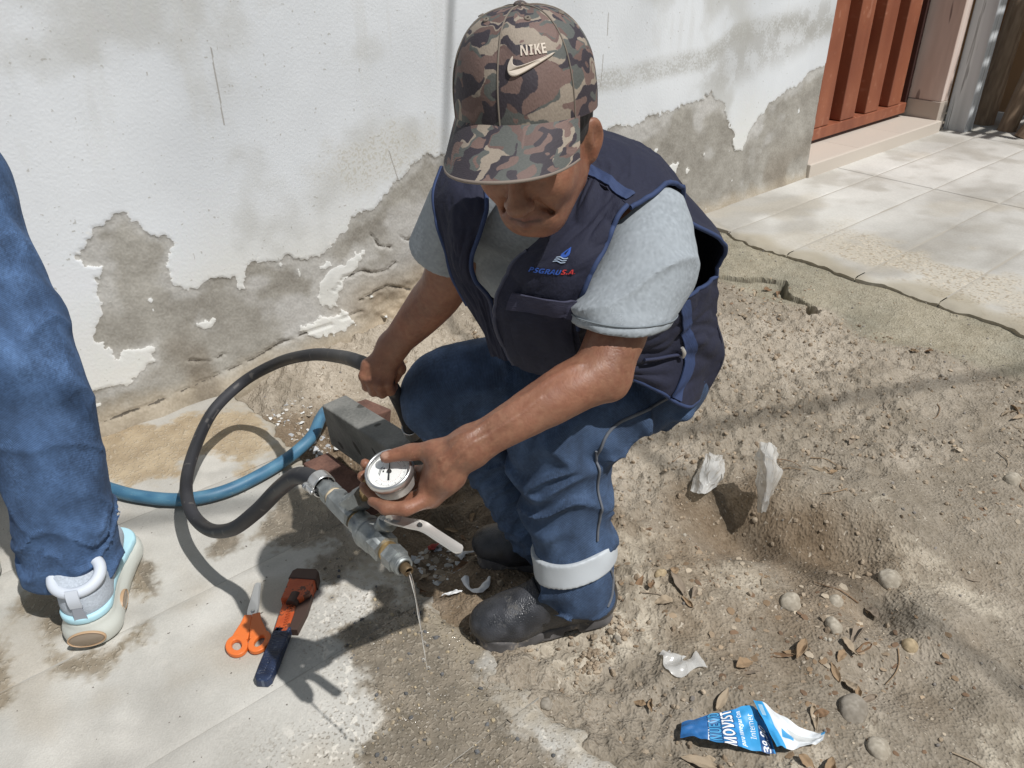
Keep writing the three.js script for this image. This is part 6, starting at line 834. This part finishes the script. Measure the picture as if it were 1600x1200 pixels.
    mesh('shoulder_yoke', sheet(f.YK, 36, 30, 0.004, wr(7, 0.002), [0.8, 0.8]), M_v, vest); mesh('side_panel', sheet(f.SD, 50, 44, 0.004, wr(9, 0.006, 3, 4), [1.2, 1]), M_v, vest); mesh('back_panel', sheet(f.BK, 70, 60, 0.004, wr(12, 0.004, 4, 4), [2.4, 2]), M_v, vest);
    const DISP = new Map([[f.LF, wr(2, 0.0035)], [f.RF, wr(5, 0.003)], [f.YK, wr(7, 0.002)], [f.SD, wr(9, 0.006, 3, 4)], [f.BK, wr(12, 0.004, 4, 4)]]), bent = (fn, u, v) => vadd(fn(u, v), patchNormal(fn, u, v), DISP.get(fn)(u, v));
    const edge = (fn, uv, r = 0.0042, n = 40) => tube([...Array(n)].map((_, i) => { const [u, v] = uv(i / (n - 1)); return bent(fn, u, v); }), r, n * 2, 8);
    const piping = [edge(f.LF, s => [1, s * 0.72]), edge(f.RF, s => [0, s * 0.72]), edge(f.RF, s => [1, s]), edge(f.YK, s => [1, s]), edge(f.BK, s => [0, s * 0.5]), edge(f.SD, s => [0.25 + 0.75 * s, 0]), edge(f.SD, s => [0.2 + 0.8 * s, 1])]; for (const p of piping) mesh('piping', p, M_p, vest);
    mesh('zip', edge(f.LF, s => [0.01, 0.35 + 0.65 * s], 0.0045), M_zip, vest); mesh('zip', edge(f.RF, s => [0.99, 0.6 + 0.4 * s], 0.0045), M_zip, vest);
    const on = (fn, u, v, off) => { const n = patchNormal(fn, u, v); const s = vdot(n, vsub([0, 1.5, 0], fn(u, v))) > 0 ? 1 : -1; return vadd(bent(fn, u, v), n, off * s); };
    const band = (fn, u0, u1, v0, v1, off, nu, nv, th, mat, name) => mesh(name, sheet((a, b) => on(fn, clamp(lerp(u0(b), u1(b), a)), clamp(lerp(v0, v1, b)), off), nu, nv, th, () => 0, [0.3, 0.5]), mat, vest);
    band(f.YK, () => 0.02, () => 0.86, 0.02, 0.16, 0.0045, 24, 6, 0.003, M_p, 'shoulder_strap');
    band(f.SD, b => 0.60, b => 0.68, 0.02, 0.98, 0.006, 6, 24, 0.003, M_p, 'side_strap');
    // chest pocket with flap, sunlight on the flap painted in as paler cloth; side pocket with zip pull
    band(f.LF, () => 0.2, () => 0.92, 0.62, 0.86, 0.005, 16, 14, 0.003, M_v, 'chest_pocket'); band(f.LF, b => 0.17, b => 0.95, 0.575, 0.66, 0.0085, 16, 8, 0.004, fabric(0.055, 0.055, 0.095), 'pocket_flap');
    mesh('side_pocket_zip', tube([0.34, 0.42, 0.5, 0.58].map(u => on(f.SD, u, 0.58 + 0.06 * (u - 0.34), 0.007)), 0.0035, 20, 6), M_zip, vest);
    mesh('zip_pull', tube([on(f.SD, 0.575, 0.50, 0.010), on(f.SD, 0.58, 0.56, 0.012), on(f.SD, 0.582, 0.62, 0.011)], s => 0.0032 + 0.001 * Math.sin(s * 3), 12, 8), M_steelW, vest);
    // water-drop emblem and company lettering stitched on the left chest
    const wrapV = (geo, u0, v0, sx, sy, off) => { const p = geo.attributes.position; for (let i = 0; i < p.count; i++) p.setXYZ(i, ...on(f.LF, u0 + p.getX(i) * sx, v0 - p.getY(i) * sy, off + p.getZ(i) * 0.001)); geo.computeVertexNormals(); return geo; };
    const M_bl = std({ color: lin(0.03, 0.10, 0.42), roughness: 0.7 }), M_rd = std({ color: lin(0.55, 0.04, 0.04), roughness: 0.7 }), M_lb = std({ color: lin(0.42, 0.52, 0.66), roughness: 0.7 });
    const txt = s => new THREE.ExtrudeGeometry(FONT.generateShapes(s, 1), { depth: 0.6, bevelEnabled: false, curveSegments: 5 });
    mesh('company_lettering', wrapV(txt('PSGRAU'), 0.22, 0.452, 0.068, 0.025, 0.0028), M_bl, vest); mesh('company_lettering', wrapV(txt('S.A.'), 0.585, 0.450, 0.074, 0.025, 0.0028), M_rd, vest);
    const dr = new THREE.Shape(); dr.moveTo(0, 1.6); dr.bezierCurveTo(-0.3, 0.9, -0.75, 0.4, -0.75, -0.1); dr.bezierCurveTo(-0.75, -0.9, 0.75, -0.9, 0.75, -0.1); dr.bezierCurveTo(0.75, 0.4, 0.3, 0.9, 0, 1.6); const hl_ = new THREE.Path(); hl_.moveTo(0, 1.1); hl_.bezierCurveTo(-0.2, 0.6, -0.35, 0.3, -0.3, 0); hl_.lineTo(0.1, -0.1); hl_.lineTo(0, 1.1); dr.holes.push(hl_);
    mesh('drop_emblem', wrapV(new THREE.ExtrudeGeometry(dr, { depth: 0.6, bevelEnabled: false, curveSegments: 10 }), 0.50, 0.345, 0.07, 0.026, 0.0028), M_bl, vest);
    for (let k = 0; k < 3; k++) { const w = new THREE.Shape(); const pts = []; for (let i = 0; i <= 16; i++) pts.push([lerp(-1, 1, i / 16), 0.18 * Math.sin(i / 16 * 6.28)]); for (let i = 16; i >= 0; i--) pts.push([lerp(-1, 1, i / 16), 0.18 * Math.sin(i / 16 * 6.28) - 0.22]); w.setFromPoints(pts.map(p => new THREE.Vector2(...p))); mesh('wave_emblem', wrapV(new THREE.ExtrudeGeometry(w, { depth: 0.6, bevelEnabled: false }), 0.49, 0.362 + k * 0.011, 0.075, 0.022, 0.003), M_lb, vest); }
  }
  // ---------- jeans
  { const kL2 = [1.018,0.373,-1.028], sh2 = [1.021,0.199,-0.989], kR2 = [0.984,0.362,-1.253];
    const base = limb([J.hipL, vmix(J.hipL, J.kneeL, 0.55), J.kneeL, kL2, sh2, J.ankL], [0.100, 0.104, 0.093, 0.089, 0.091, 0.086], 30);
    const baseR = limb([J.hipR, vmix(J.hipR, J.kneeR, 0.55), J.kneeR, kR2, J.ankR], [0.118, 0.112, 0.098, 0.080, 0.075], 26); const seat = uni(0.06, c_(J.hipL, J.hipR, 0.098, 0.112), ell(vadd(J.pel, [0.03, -0.01, -0.03]), [0.11, 0.10, 0.11]));
    const fl_ = 0, F1 = folds(J.kneeL, J.ankL, 1, 0.027, 19, -0.1, 0.55), F2 = folds(J.kneeL, J.ankL, 2, 0.021, 24, 0.76, 1.1), F3 = folds(J.hipL, J.kneeL, 3, 0.018, 15, 0.1, 1.0), F4 = folds(J.kneeR, J.ankR, 5, 0.010, 22), F5 = folds(J.hipR, J.kneeR, 6, 0.012, 15, 0.1, 0.85);
    const hemL = vadd(J.ankL, [0, 0, 0]), axH = vnorm(vsub(J.ankL, sh2)), hemR = J.ankR;
    const bA = [1.016,0.297,-1.016], bB = [1.015,0.162,-0.981], bx = vnorm(vsub(bB, bA)); const bs = (x, y, z) => { const p = [x - bB[0], y - bB[1], z - bB[2]], s = vdot(p, bx); return s + 0.036 + 0.10 * vdot([p[0] - bx[0] * s, p[1] - bx[1] * s, p[2] - bx[2] * s], [0.759,-0.012,0.651]); }; const calm = (x, y, z) => 1 - 0.75 * sstep(0.065, 0.035, Math.abs(bs(x, y, z)));
    const fLeft = (x, y, z) => { let a = base(x, y, z); if (a < 0.06) a -= (F1(x, y, z) + F2(x, y, z)) * calm(x, y, z) + 0.003 * n3(x * 20, y * 20, z * 20); return a; };
    const f = (x, y, z) => { let a = base(x, y, z); if (a < 0.06) a -= (F1(x, y, z) + F2(x, y, z)) * calm(x, y, z) + F3(x, y, z) + 0.003 * n3(x * 20, y * 20, z * 20); a = smax(a, -(y - 0.074 - 0.16 * Math.max(-0.05, (x - J.ankL[0]) * -0.80 + (z - J.ankL[2]) * -0.6) - 0.012 * n3(x * 14, 2, z * 14)), 0.012); let b = baseR(x, y, z); if (b < 0.06) b -= F4(x, y, z) + F5(x, y, z); b = smax(b, -(y - 0.06), 0.01); const s = seat(x, y, z); return smin(smin(a, s, 0.06), smin(b, s, 0.05), 0.02); };
    const jeans = mesh('jeans', triUV(wear(nets(f, ...bounds([J.hipL, J.hipR, J.kneeL, J.kneeR, J.ankL, J.ankR, vadd(J.pel, [0.12, 0, 0.05])], 0.15), 0.0062), [[[0.904,0.62,-1.293], 0.08], [[0.931,0.58,-1.041], 0.09], [[0.938,0.258,-0.983], 0.08]]), 4.5), denim(0.072, 0.124, 0.222), t);
    // reflective band round the left shin
    const bf = (x, y, z) => { const a = fLeft(x, y, z) - 0.0095; const q = Math.abs(bs(x, y, z)) - 0.030; return smax(Math.max(a, -(a + 0.02)), q, 0.002); };
    mesh('reflective_band', nets(bf, ...bounds([bA, bB, J.ankL], 0.15), 0.0042), std({ color: lin(0.50, 0.53, 0.55), roughness: 0.55 }), jeans);
    // outer side seam: march along the cloth surface
    const surf = (p, dir) => { let q = vadd(p, dir, 0.2); for (let k = 0; k < 60; k++) { const d = f(...q); q = vadd(q, dir, -d * 0.6); if (d < 0.0005) break; } return vadd(q, dir, 0.001); };
    const vd = [-0.284,0.524,0.803]; const sm = (pts) => { const cv = new THREE.CatmullRomCurve3(pts.map(p => V(p)), false, 'centripetal'), q = []; for (let i = 0; i <= 46; i++) { const p = cv.getPoint(i / 46); q.push(surf([p.x, p.y, p.z], vd)); } return tube(q, 0.0036, 140, 6); };
    const M_seam = fabric(0.16, 0.17, 0.19);
    mesh('side_seam', sm([[1.224,0.591,-0.924],[1.186,0.572,-0.941],[1.151,0.557,-0.959],[1.124,0.54,-0.984],[1.095,0.518,-1.006],[1.07,0.487,-1.019],[1.056,0.45,-1.018]]), M_seam, jeans); mesh('side_seam', sm([[1.056,0.46,-1.025],[1.057,0.419,-1.008],[1.053,0.376,-0.993],[1.05,0.306,-0.987],[1.04,0.244,-0.978]]), M_seam, jeans); mesh('side_seam', sm([[1.065,0.168,-0.944],[1.072,0.134,-0.927],[1.06,0.094,-0.921],[1.046,0.067,-0.927]]), M_seam, jeans);
  }
  return { t, J };
})();
// ---------------------------------------------------------------- boots (local: z to the toe, y up, origin under the ankle)
function bootParts(parent, pos, dir, y0, name) {
  const g = new THREE.Group(); g.name = name; parent.add(g);
  const z = vnorm([dir[0], 0, dir[2]]), x = vcross([0, 1, 0], z); const M4 = new THREE.Matrix4().makeBasis(V(x), V(0, 1, 0), V(z)).scale(V(1.08, 1.10, 1.10)).setPosition(pos[0], y0, pos[2]);
  const up = uni(0.035, ell([0, 0.052, 0.185], [0.051, 0.043, 0.064]), cone([0, 0.062, 0.165], [0, 0.104, 0.05], 0.046, 0.052), cone([0, 0.09, 0.035], [0, 0.165, 0.01], 0.050, 0.043), ell([0, 0.062, -0.035], [0.044, 0.062, 0.048]), cone([0, 0.045, 0.15], [0, 0.045, -0.02], 0.044, 0.040));
  const cs = ell([0, 0.054, 0.195], [0.0535, 0.0455, 0.064]);
  const f = (a, b, c) => { let d = up(a, b, c); const cap = Math.max(cs(a, b, c) - 0.0008, 0.150 + 0.3 * a * a * 20 - c); d = smin(d, cap, 0.004); d += 0.0015 * (1 - Math.abs(n3(a * 30, b * 40, c * 55))) * sstep(0.15, 0.10, c) * sstep(0.02, 0.05, c); return smax(d, 0.024 - b, 0.004); };
  const m4 = g2 => { const h = triUV(g2, 7); h.applyMatrix4(M4); return h; };
  const upper = mesh('upper', m4(nets(f, [-0.075, 0, -0.1], [0.075, 0.27, 0.265], 0.0042)), std({ map: LEATH[0], roughnessMap: LEATH[1], roughness: 1, bumpMap: LEATH[1], bumpScale: 0.0016 }), g);
  const out2 = (a, c, g2 = 0) => { const q = (cx, cz, r) => Math.hypot(a - cx, c - cz) - r - g2; let d = smin(q(0.002, 0.19, 0.054), q(0, -0.03, 0.042), 0.001); const t = clamp((c + 0.03) / 0.22); d = Math.min(d, Math.abs(a) - lerp(0.042, 0.054, t) + 0.006 * Math.sin(t * 3.14) - g2 + (c < -0.03 || c > 0.19 ? 1 : 0)); return d; };
  const sole = (a, b, c) => { const d = out2(a, c, 0.003 - 0.0015 * sstep(0.012, 0.028, b)); let e = smax(d, Math.max(b - 0.032 - 0.012 * sstep(0.12, 0.25, c), -b), 0.004); const lug = Math.sin(c * 2 * Math.PI / 0.022); if (b < 0.014 && lug > 0.25) e = Math.max(e, -(d + 0.010)); if (b < 0.016 && c > 0.02 && c < 0.055) e = Math.max(e, 0.016 - b); return e; };
  mesh('sole', m4(nets(sole, [-0.08, -0.008, -0.1], [0.08, 0.06, 0.27], 0.004)), std({ map: LEATH[0], color: lin(2.6, 2.35, 2.05), roughness: 0.9 }), g);
  // laces and eyelet bars
  const M_l = std({ color: lin(0.02, 0.02, 0.022), roughness: 0.9 });
  for (let k = 0; k < 4; k++) { const zc = 0.105 - k * 0.022, yc = 0.112 + k * 0.014; const s = (w) => { let p = [w, yc + 0.05, zc + 0.02]; for (let i = 0; i < 40; i++) { const d = f(...p); p = [p[0], p[1] - d * 0.6, p[2] - d * 0.3]; } return p; }; const gg = tube([s(-0.026), s(-0.012), s(0.002), s(0.014), s(0.026)].map(p => [p[0], p[1] + 0.002, p[2]]), 0.0032, 20, 6); gg.applyMatrix4(M4); mesh('lace', gg, M_l, upper); }
  return g;
}
{
  const a = [1.052,-0.02,-0.971], b = [0.836,-0.02,-1.07]; bootParts(W.t, vadd(a, vnorm(vsub(b, a)), 0.012), vsub(b, a), -0.024, 'boot');
  const c = [1.166,-0.02,-1.12], d = [1.048,-0.02,-1.251]; bootParts(W.t, c, vsub(d, c), -0.03, 'boot');
  rebase(W.t);
}
// ---------------------------------------------------------------- standing onlooker at the left
{
  const t = thing('person', 'standing person in blue jeans and pale grey sneakers by the wall', 'person', null, [0.096,0,-1.721]);
  const ank = [0.116,0.103,-1.825], sh = [0.156,0.433,-1.848], kn = [0.168,0.541,-1.869], th = [0.164,0.74,-1.95], hip = [0.148,0.98,-2.119];
  const face = vnorm([0.5, 0, -0.866]), lf = [face[2], 0, -face[0]];
  const off = vadd(lf.map(q => q * 0.36), [0, 0, 0]); const aL = vadd(ank, off), kL = vadd(kn, lf, 0.30), hL = vadd(hip, lf, 0.20), tL = vadd(th, lf, 0.24);
  const f0 = limb([hip, th, kn, sh, ank], [0.135, 0.122, 0.112, 0.109, 0.106], 26), f1 = uni(0.06, cone(hL, tL, 0.135, 0.12), cone(tL, kL, 0.12, 0.108), cone(kL, aL, 0.108, 0.095)), seat = cone(vadd(hip, [0, 0.03, 0]), vadd(hL, [0, 0.03, 0]), 0.145, 0.145);
  const A = folds(kn, ank, 21, 0.014, 19, 0.60, 1.2), B = folds(hip, kn, 22, 0.011, 15, 0.0, 1.0), C = folds(kn, ank, 24, 0.007, 18, 0, 0.6);
  const f = (x, y, z) => { let a = f0(x, y, z); if (a < 0.05) a -= A(x, y, z) + B(x, y, z) + C(x, y, z) + 0.003 * n3(x * 18, y * 18, z * 18); a = smax(a, -(y - 0.124 - 0.03 * n3(x * 7, 4, z * 7)), 0.014); let b = f1(x, y, z); if (b < 0.05) b -= 0.006 * n3(x * 14, y * 20, z * 14); b = smax(b, 0.07 - y, 0.01); return smax(smin(smin(a, seat(x, y, z), 0.05), smin(b, seat(x, y, z), 0.05), 0.02), y - (hip[1] + 0.13), 0.004); };
  const jm = mesh('jeans', triUV(wear(nets(f, ...bounds([ank, hip, aL, hL, kL], 0.17), 0.0068), [[[0.187,0.718,-1.746], 0.16]]), 4.5), denim(0.09, 0.172, 0.33), t);
  // upper body beyond the frame: shirt, arms, neck, head
  const mid = vmix(hip, hL, 0.5), ch = vadd(mid, [0, 0.42, 0]), sR = vadd(vadd(mid, lf, -0.19), [0, 0.5, 0]), sL = vadd(vadd(mid, lf, 0.19), [0, 0.5, 0]), nk = vadd(mid, [0, 0.6, 0]), hd = vadd(vadd(mid, [0, 0.73, 0]), face, 0.03);
  const eR = vadd(vadd(sR, [0, -0.27, 0]), face, 0.02), wR = vadd(vadd(vadd(eR, face, 0.13), lf, 0.2), [0, 0.06, 0]), eL = vadd(vadd(sL, [0, -0.28, 0]), lf, 0.04), wL = vadd(vadd(eL, face, 0.06), [0, -0.24, 0]);
  const hand = (w) => { const o = [cone(w, vadd(w, face, 0.08), 0.026, 0.03)]; for (let k = 0; k < 4; k++) { const b = vadd(vadd(w, face, 0.10), lf, (k - 1.5) * 0.019); const m = vadd(vadd(b, face, 0.035), [0, -0.012, 0]); o.push(cone(b, m, 0.0095, 0.009), cone(m, vadd(vadd(m, face, 0.02), [0, -0.025, 0]), 0.009, 0.0075)); } o.push(cone(vadd(w, face, 0.03), vadd(vadd(w, face, 0.075), [0, 0.04, 0]), 0.014, 0.009)); return uni(0.008, ...o); };
  const skinF = uni(0.025, cone(sR, eR, 0.05, 0.042), cone(eR, wR, 0.042, 0.028), hand(wR), cone(sL, eL, 0.05, 0.042), cone(eL, wL, 0.042, 0.028), hand(wL), cone(ch, nk, 0.06, 0.055), cone(nk, hd, 0.055, 0.06), ell(hd, [0.078, 0.115, 0.092], [lf, [0, 1, 0], face]), ell(vadd(vadd(hd, face, 0.05), [0, -0.06, 0]), [0.05, 0.055, 0.045], [lf, [0, 1, 0], face]), cone(vadd(vadd(hd, face, 0.09), [0, 0, 0]), vadd(vadd(hd, face, 0.112), [0, -0.035, 0]), 0.008, 0.012), ell(vadd(hd, lf, 0.08), [0.012, 0.03, 0.018], [lf, [0, 1, 0], face]), ell(vadd(hd, lf, -0.08), [0.012, 0.03, 0.018], [lf, [0, 1, 0], face]), cone(mid, ch, 0.09, 0.1), cone(hip, ank, 0.05, 0.035), cone(hL, aL, 0.05, 0.035));
  mesh('body', triUV(paintV(nets(skinF, ...bounds([ank, aL, vadd(hd, [0, 0.1, 0]), wR, wL, vadd(wR, face, 0.16), vadd(wL, face, 0.16)], 0.06), 0.009), () => SKIN), 5), M_skin, t);
  const sf = uni(0.05, cone(vadd(mid, [0, 0.06, 0]), ch, 0.15, 0.135), cone(vmix(hip, hL, 0.15), vmix(hip, hL, 0.85), 0.12, 0.12), cone(sR, sL, 0.075, 0.075), cone(sR, vmix(sR, eR, 0.6), 0.075, 0.07), cone(sL, vmix(sL, eL, 0.6), 0.075, 0.07));
  mesh('shirt', triUV(nets((x, y, z) => smax(sf(x, y, z) - 0.004 * n3(x * 12, y * 16, z * 12), -(y - hip[1] - 0.06), 0.006), ...bounds([hip, hL, sR, sL, eR, eL], 0.17), 0.014), 4), fabric(0.5, 0.5, 0.48), t);
  mesh('hair', nets((x, y, z) => { const p = [x - hd[0], y - hd[1], z - hd[2]]; return smax(ell(hd, [0.086, 0.125, 0.1], [lf, [0, 1, 0], face])(x, y, z), Math.max(-(p[1] - 0.02) + 0.9 * Math.max(0, vdot(p, face)) - 0.04, -1), 0.01); }, ...bounds([hd], 0.15), 0.009), std({ color: lin(0.02, 0.018, 0.016), roughness: 0.6 }), t);
  // sneakers: heel towards the camera, toes towards the wall
  const M_up = std({ map: CLOTH[0], color: lin(0.55, 0.60, 0.66), bumpMap: CLOTH[1], bumpScale: 0.0012, roughness: 0.75 }), M_mid = std({ color: lin(0.42, 0.66, 0.74), roughness: 0.5 }), M_gum = new THREE.MeshPhysicalMaterial({ color: lin(0.68, 0.70, 0.64), roughness: 0.32, transmission: 0.2, thickness: 0.0, side: THREE.DoubleSide }), M_win = new THREE.MeshPhysicalMaterial({ color: lin(0.24, 0.19, 0.14), roughness: 0.15, clearcoat: 0.8 }), M_tab = std({ color: lin(0.58, 0.62, 0.68), roughness: 0.6 });
  const shoe = (pos, dir) => {
    const g = new THREE.Group(); g.name = 'sneaker'; t.add(g); const z = vnorm(dir), x = vcross([0, 1, 0], z); const M4 = new THREE.Matrix4().makeBasis(V(x), V(0, 1, 0), V(z)).scale(V(1.22, 1.22, 1.16)).setPosition(pos[0], 0.001, pos[2]); const put = (n, ge, m, uvs = 7) => { const h = uvs ? triUV(ge, uvs) : ge; h.applyMatrix4(M4); return mesh(n, h, m, g); };
    const ol = (a, c, e) => { const t2 = clamp(c / 0.21); const w = lerp(0.046, 0.052, t2) - 0.007 * Math.sin(t2 * 3.14); return Math.hypot(a, c - clamp(c, 0.0, 0.21)) - w - e; };
    put('outsole', nets((a, b, c) => { let d = smax(ol(a, c, 0.004 + 0.006 * Math.sin(clamp(b / 0.05) * 3.14) - 0.15 * Math.max(0, b - 0.035)), Math.max(b - 0.066 + 0.018 * sstep(0.05, 0.2, c), -b), 0.012); const w1 = Math.hypot(a / 0.034, (b - 0.028) / 0.0155) < 1 && c < -0.035; return d; }, [-0.08, -0.006, -0.08], [0.08, 0.08, 0.29], 0.004), M_gum, 0);
    put('midsole', nets((a, b, c) => smax(ol(a, c, 0.002), Math.abs(b - 0.070 + 0.018 * sstep(0.05, 0.2, c)) - 0.009, 0.006), [-0.08, 0.03, -0.08], [0.08, 0.09, 0.29], 0.0038), M_mid, 0);
    const uf = uni(0.03, cone([0, 0.09, 0.0], [0, 0.15, 0.01], 0.042, 0.040), cone([0, 0.085, 0.03], [0, 0.085, 0.19], 0.044, 0.04), cone([0, 0.13, 0.06], [0, 0.10, 0.15], 0.034, 0.034));
    const up = put('upper', nets((a, b, c) => { let d = uf(a, b, c); d = smax(d, 0.066 - b, 0.004); const rim = 0.147 + 0.012 * Math.sin(a * 40) - 0.25 * Math.max(0, 0.02 - c) + 0.1 * c; d = smax(d, b - rim, 0.006); d -= 0.0022 * sstep(0.3, 0.7, Math.sin((b + 0.3 * c) * 420)) * sstep(0.1, 0.13, b) * sstep(0.02, 0.03, Math.abs(a)); return d; }, [-0.07, 0.05, -0.07], [0.07, 0.2, 0.26], 0.0038), M_up);
    { const ge = tube([...Array(25)].map((_, i) => { const s = i / 24, a = lerp(-2.2, 2.2, s); return [Math.sin(a) * 0.0425, 0.131 + 0.015 * (1 - Math.cos(a)), 0.006 - Math.cos(a) * 0.0375]; }), 0.0115, 70, 10); ge.applyMatrix4(M4); mesh('collar', ge, M_tab, up); }
    { const ge = sheet((u, v) => [(u - 0.5) * 0.022, lerp(0.106, 0.147, v), -0.0450 - 0.004 * Math.sin(v * 3.14) + 0.003 * v], 4, 10, 0.004); ge.applyMatrix4(M4); mesh('pull_tab', ge, M_tab, up); const g3 = sheet((u, v) => [(u - 0.5) * 0.02 * (1.2 - 0.4 * v), lerp(0.074, 0.112, v), -0.0452], 4, 6, 0.002); g3.applyMatrix4(M4); mesh('heel_stripe', g3, std({ color: lin(0.3, 0.32, 0.36), roughness: 0.7 }), up); }
    const win = (w, h, cx, cy, cz, ry) => { const s = new THREE.SphereGeometry(1, 28, 16); s.scale(w, h, 0.006); s.rotateY(ry); s.translate(cx, cy, cz); s.applyMatrix4(M4); mesh('air_window', s, M_win, g); const rr = new THREE.TorusGeometry(1, 0.06, 8, 48); rr.scale(w * 1.02, h * 1.05, 0.02 * 3); rr.rotateY(ry); rr.translate(cx, cy, cz); rr.applyMatrix4(M4); mesh('window_rim', rr, std({ color: lin(0.45, 0.30, 0.18), roughness: 0.4 }), g); };
    win(0.033, 0.017, 0, 0.031, -0.0545, 0); win(0.026, 0.014, 0.051, 0.03, 0.045, Math.PI / 2); win(0.026, 0.014, -0.051, 0.03, 0.045, Math.PI / 2);
  };
  const dirS = vnorm([0.46, 0, -0.888]); shoe([0.104,0,-1.714], dirS); shoe(vadd([0.104,0,-1.714], off), dirS); rebase(t);
}

renderer.render(scene, camera);
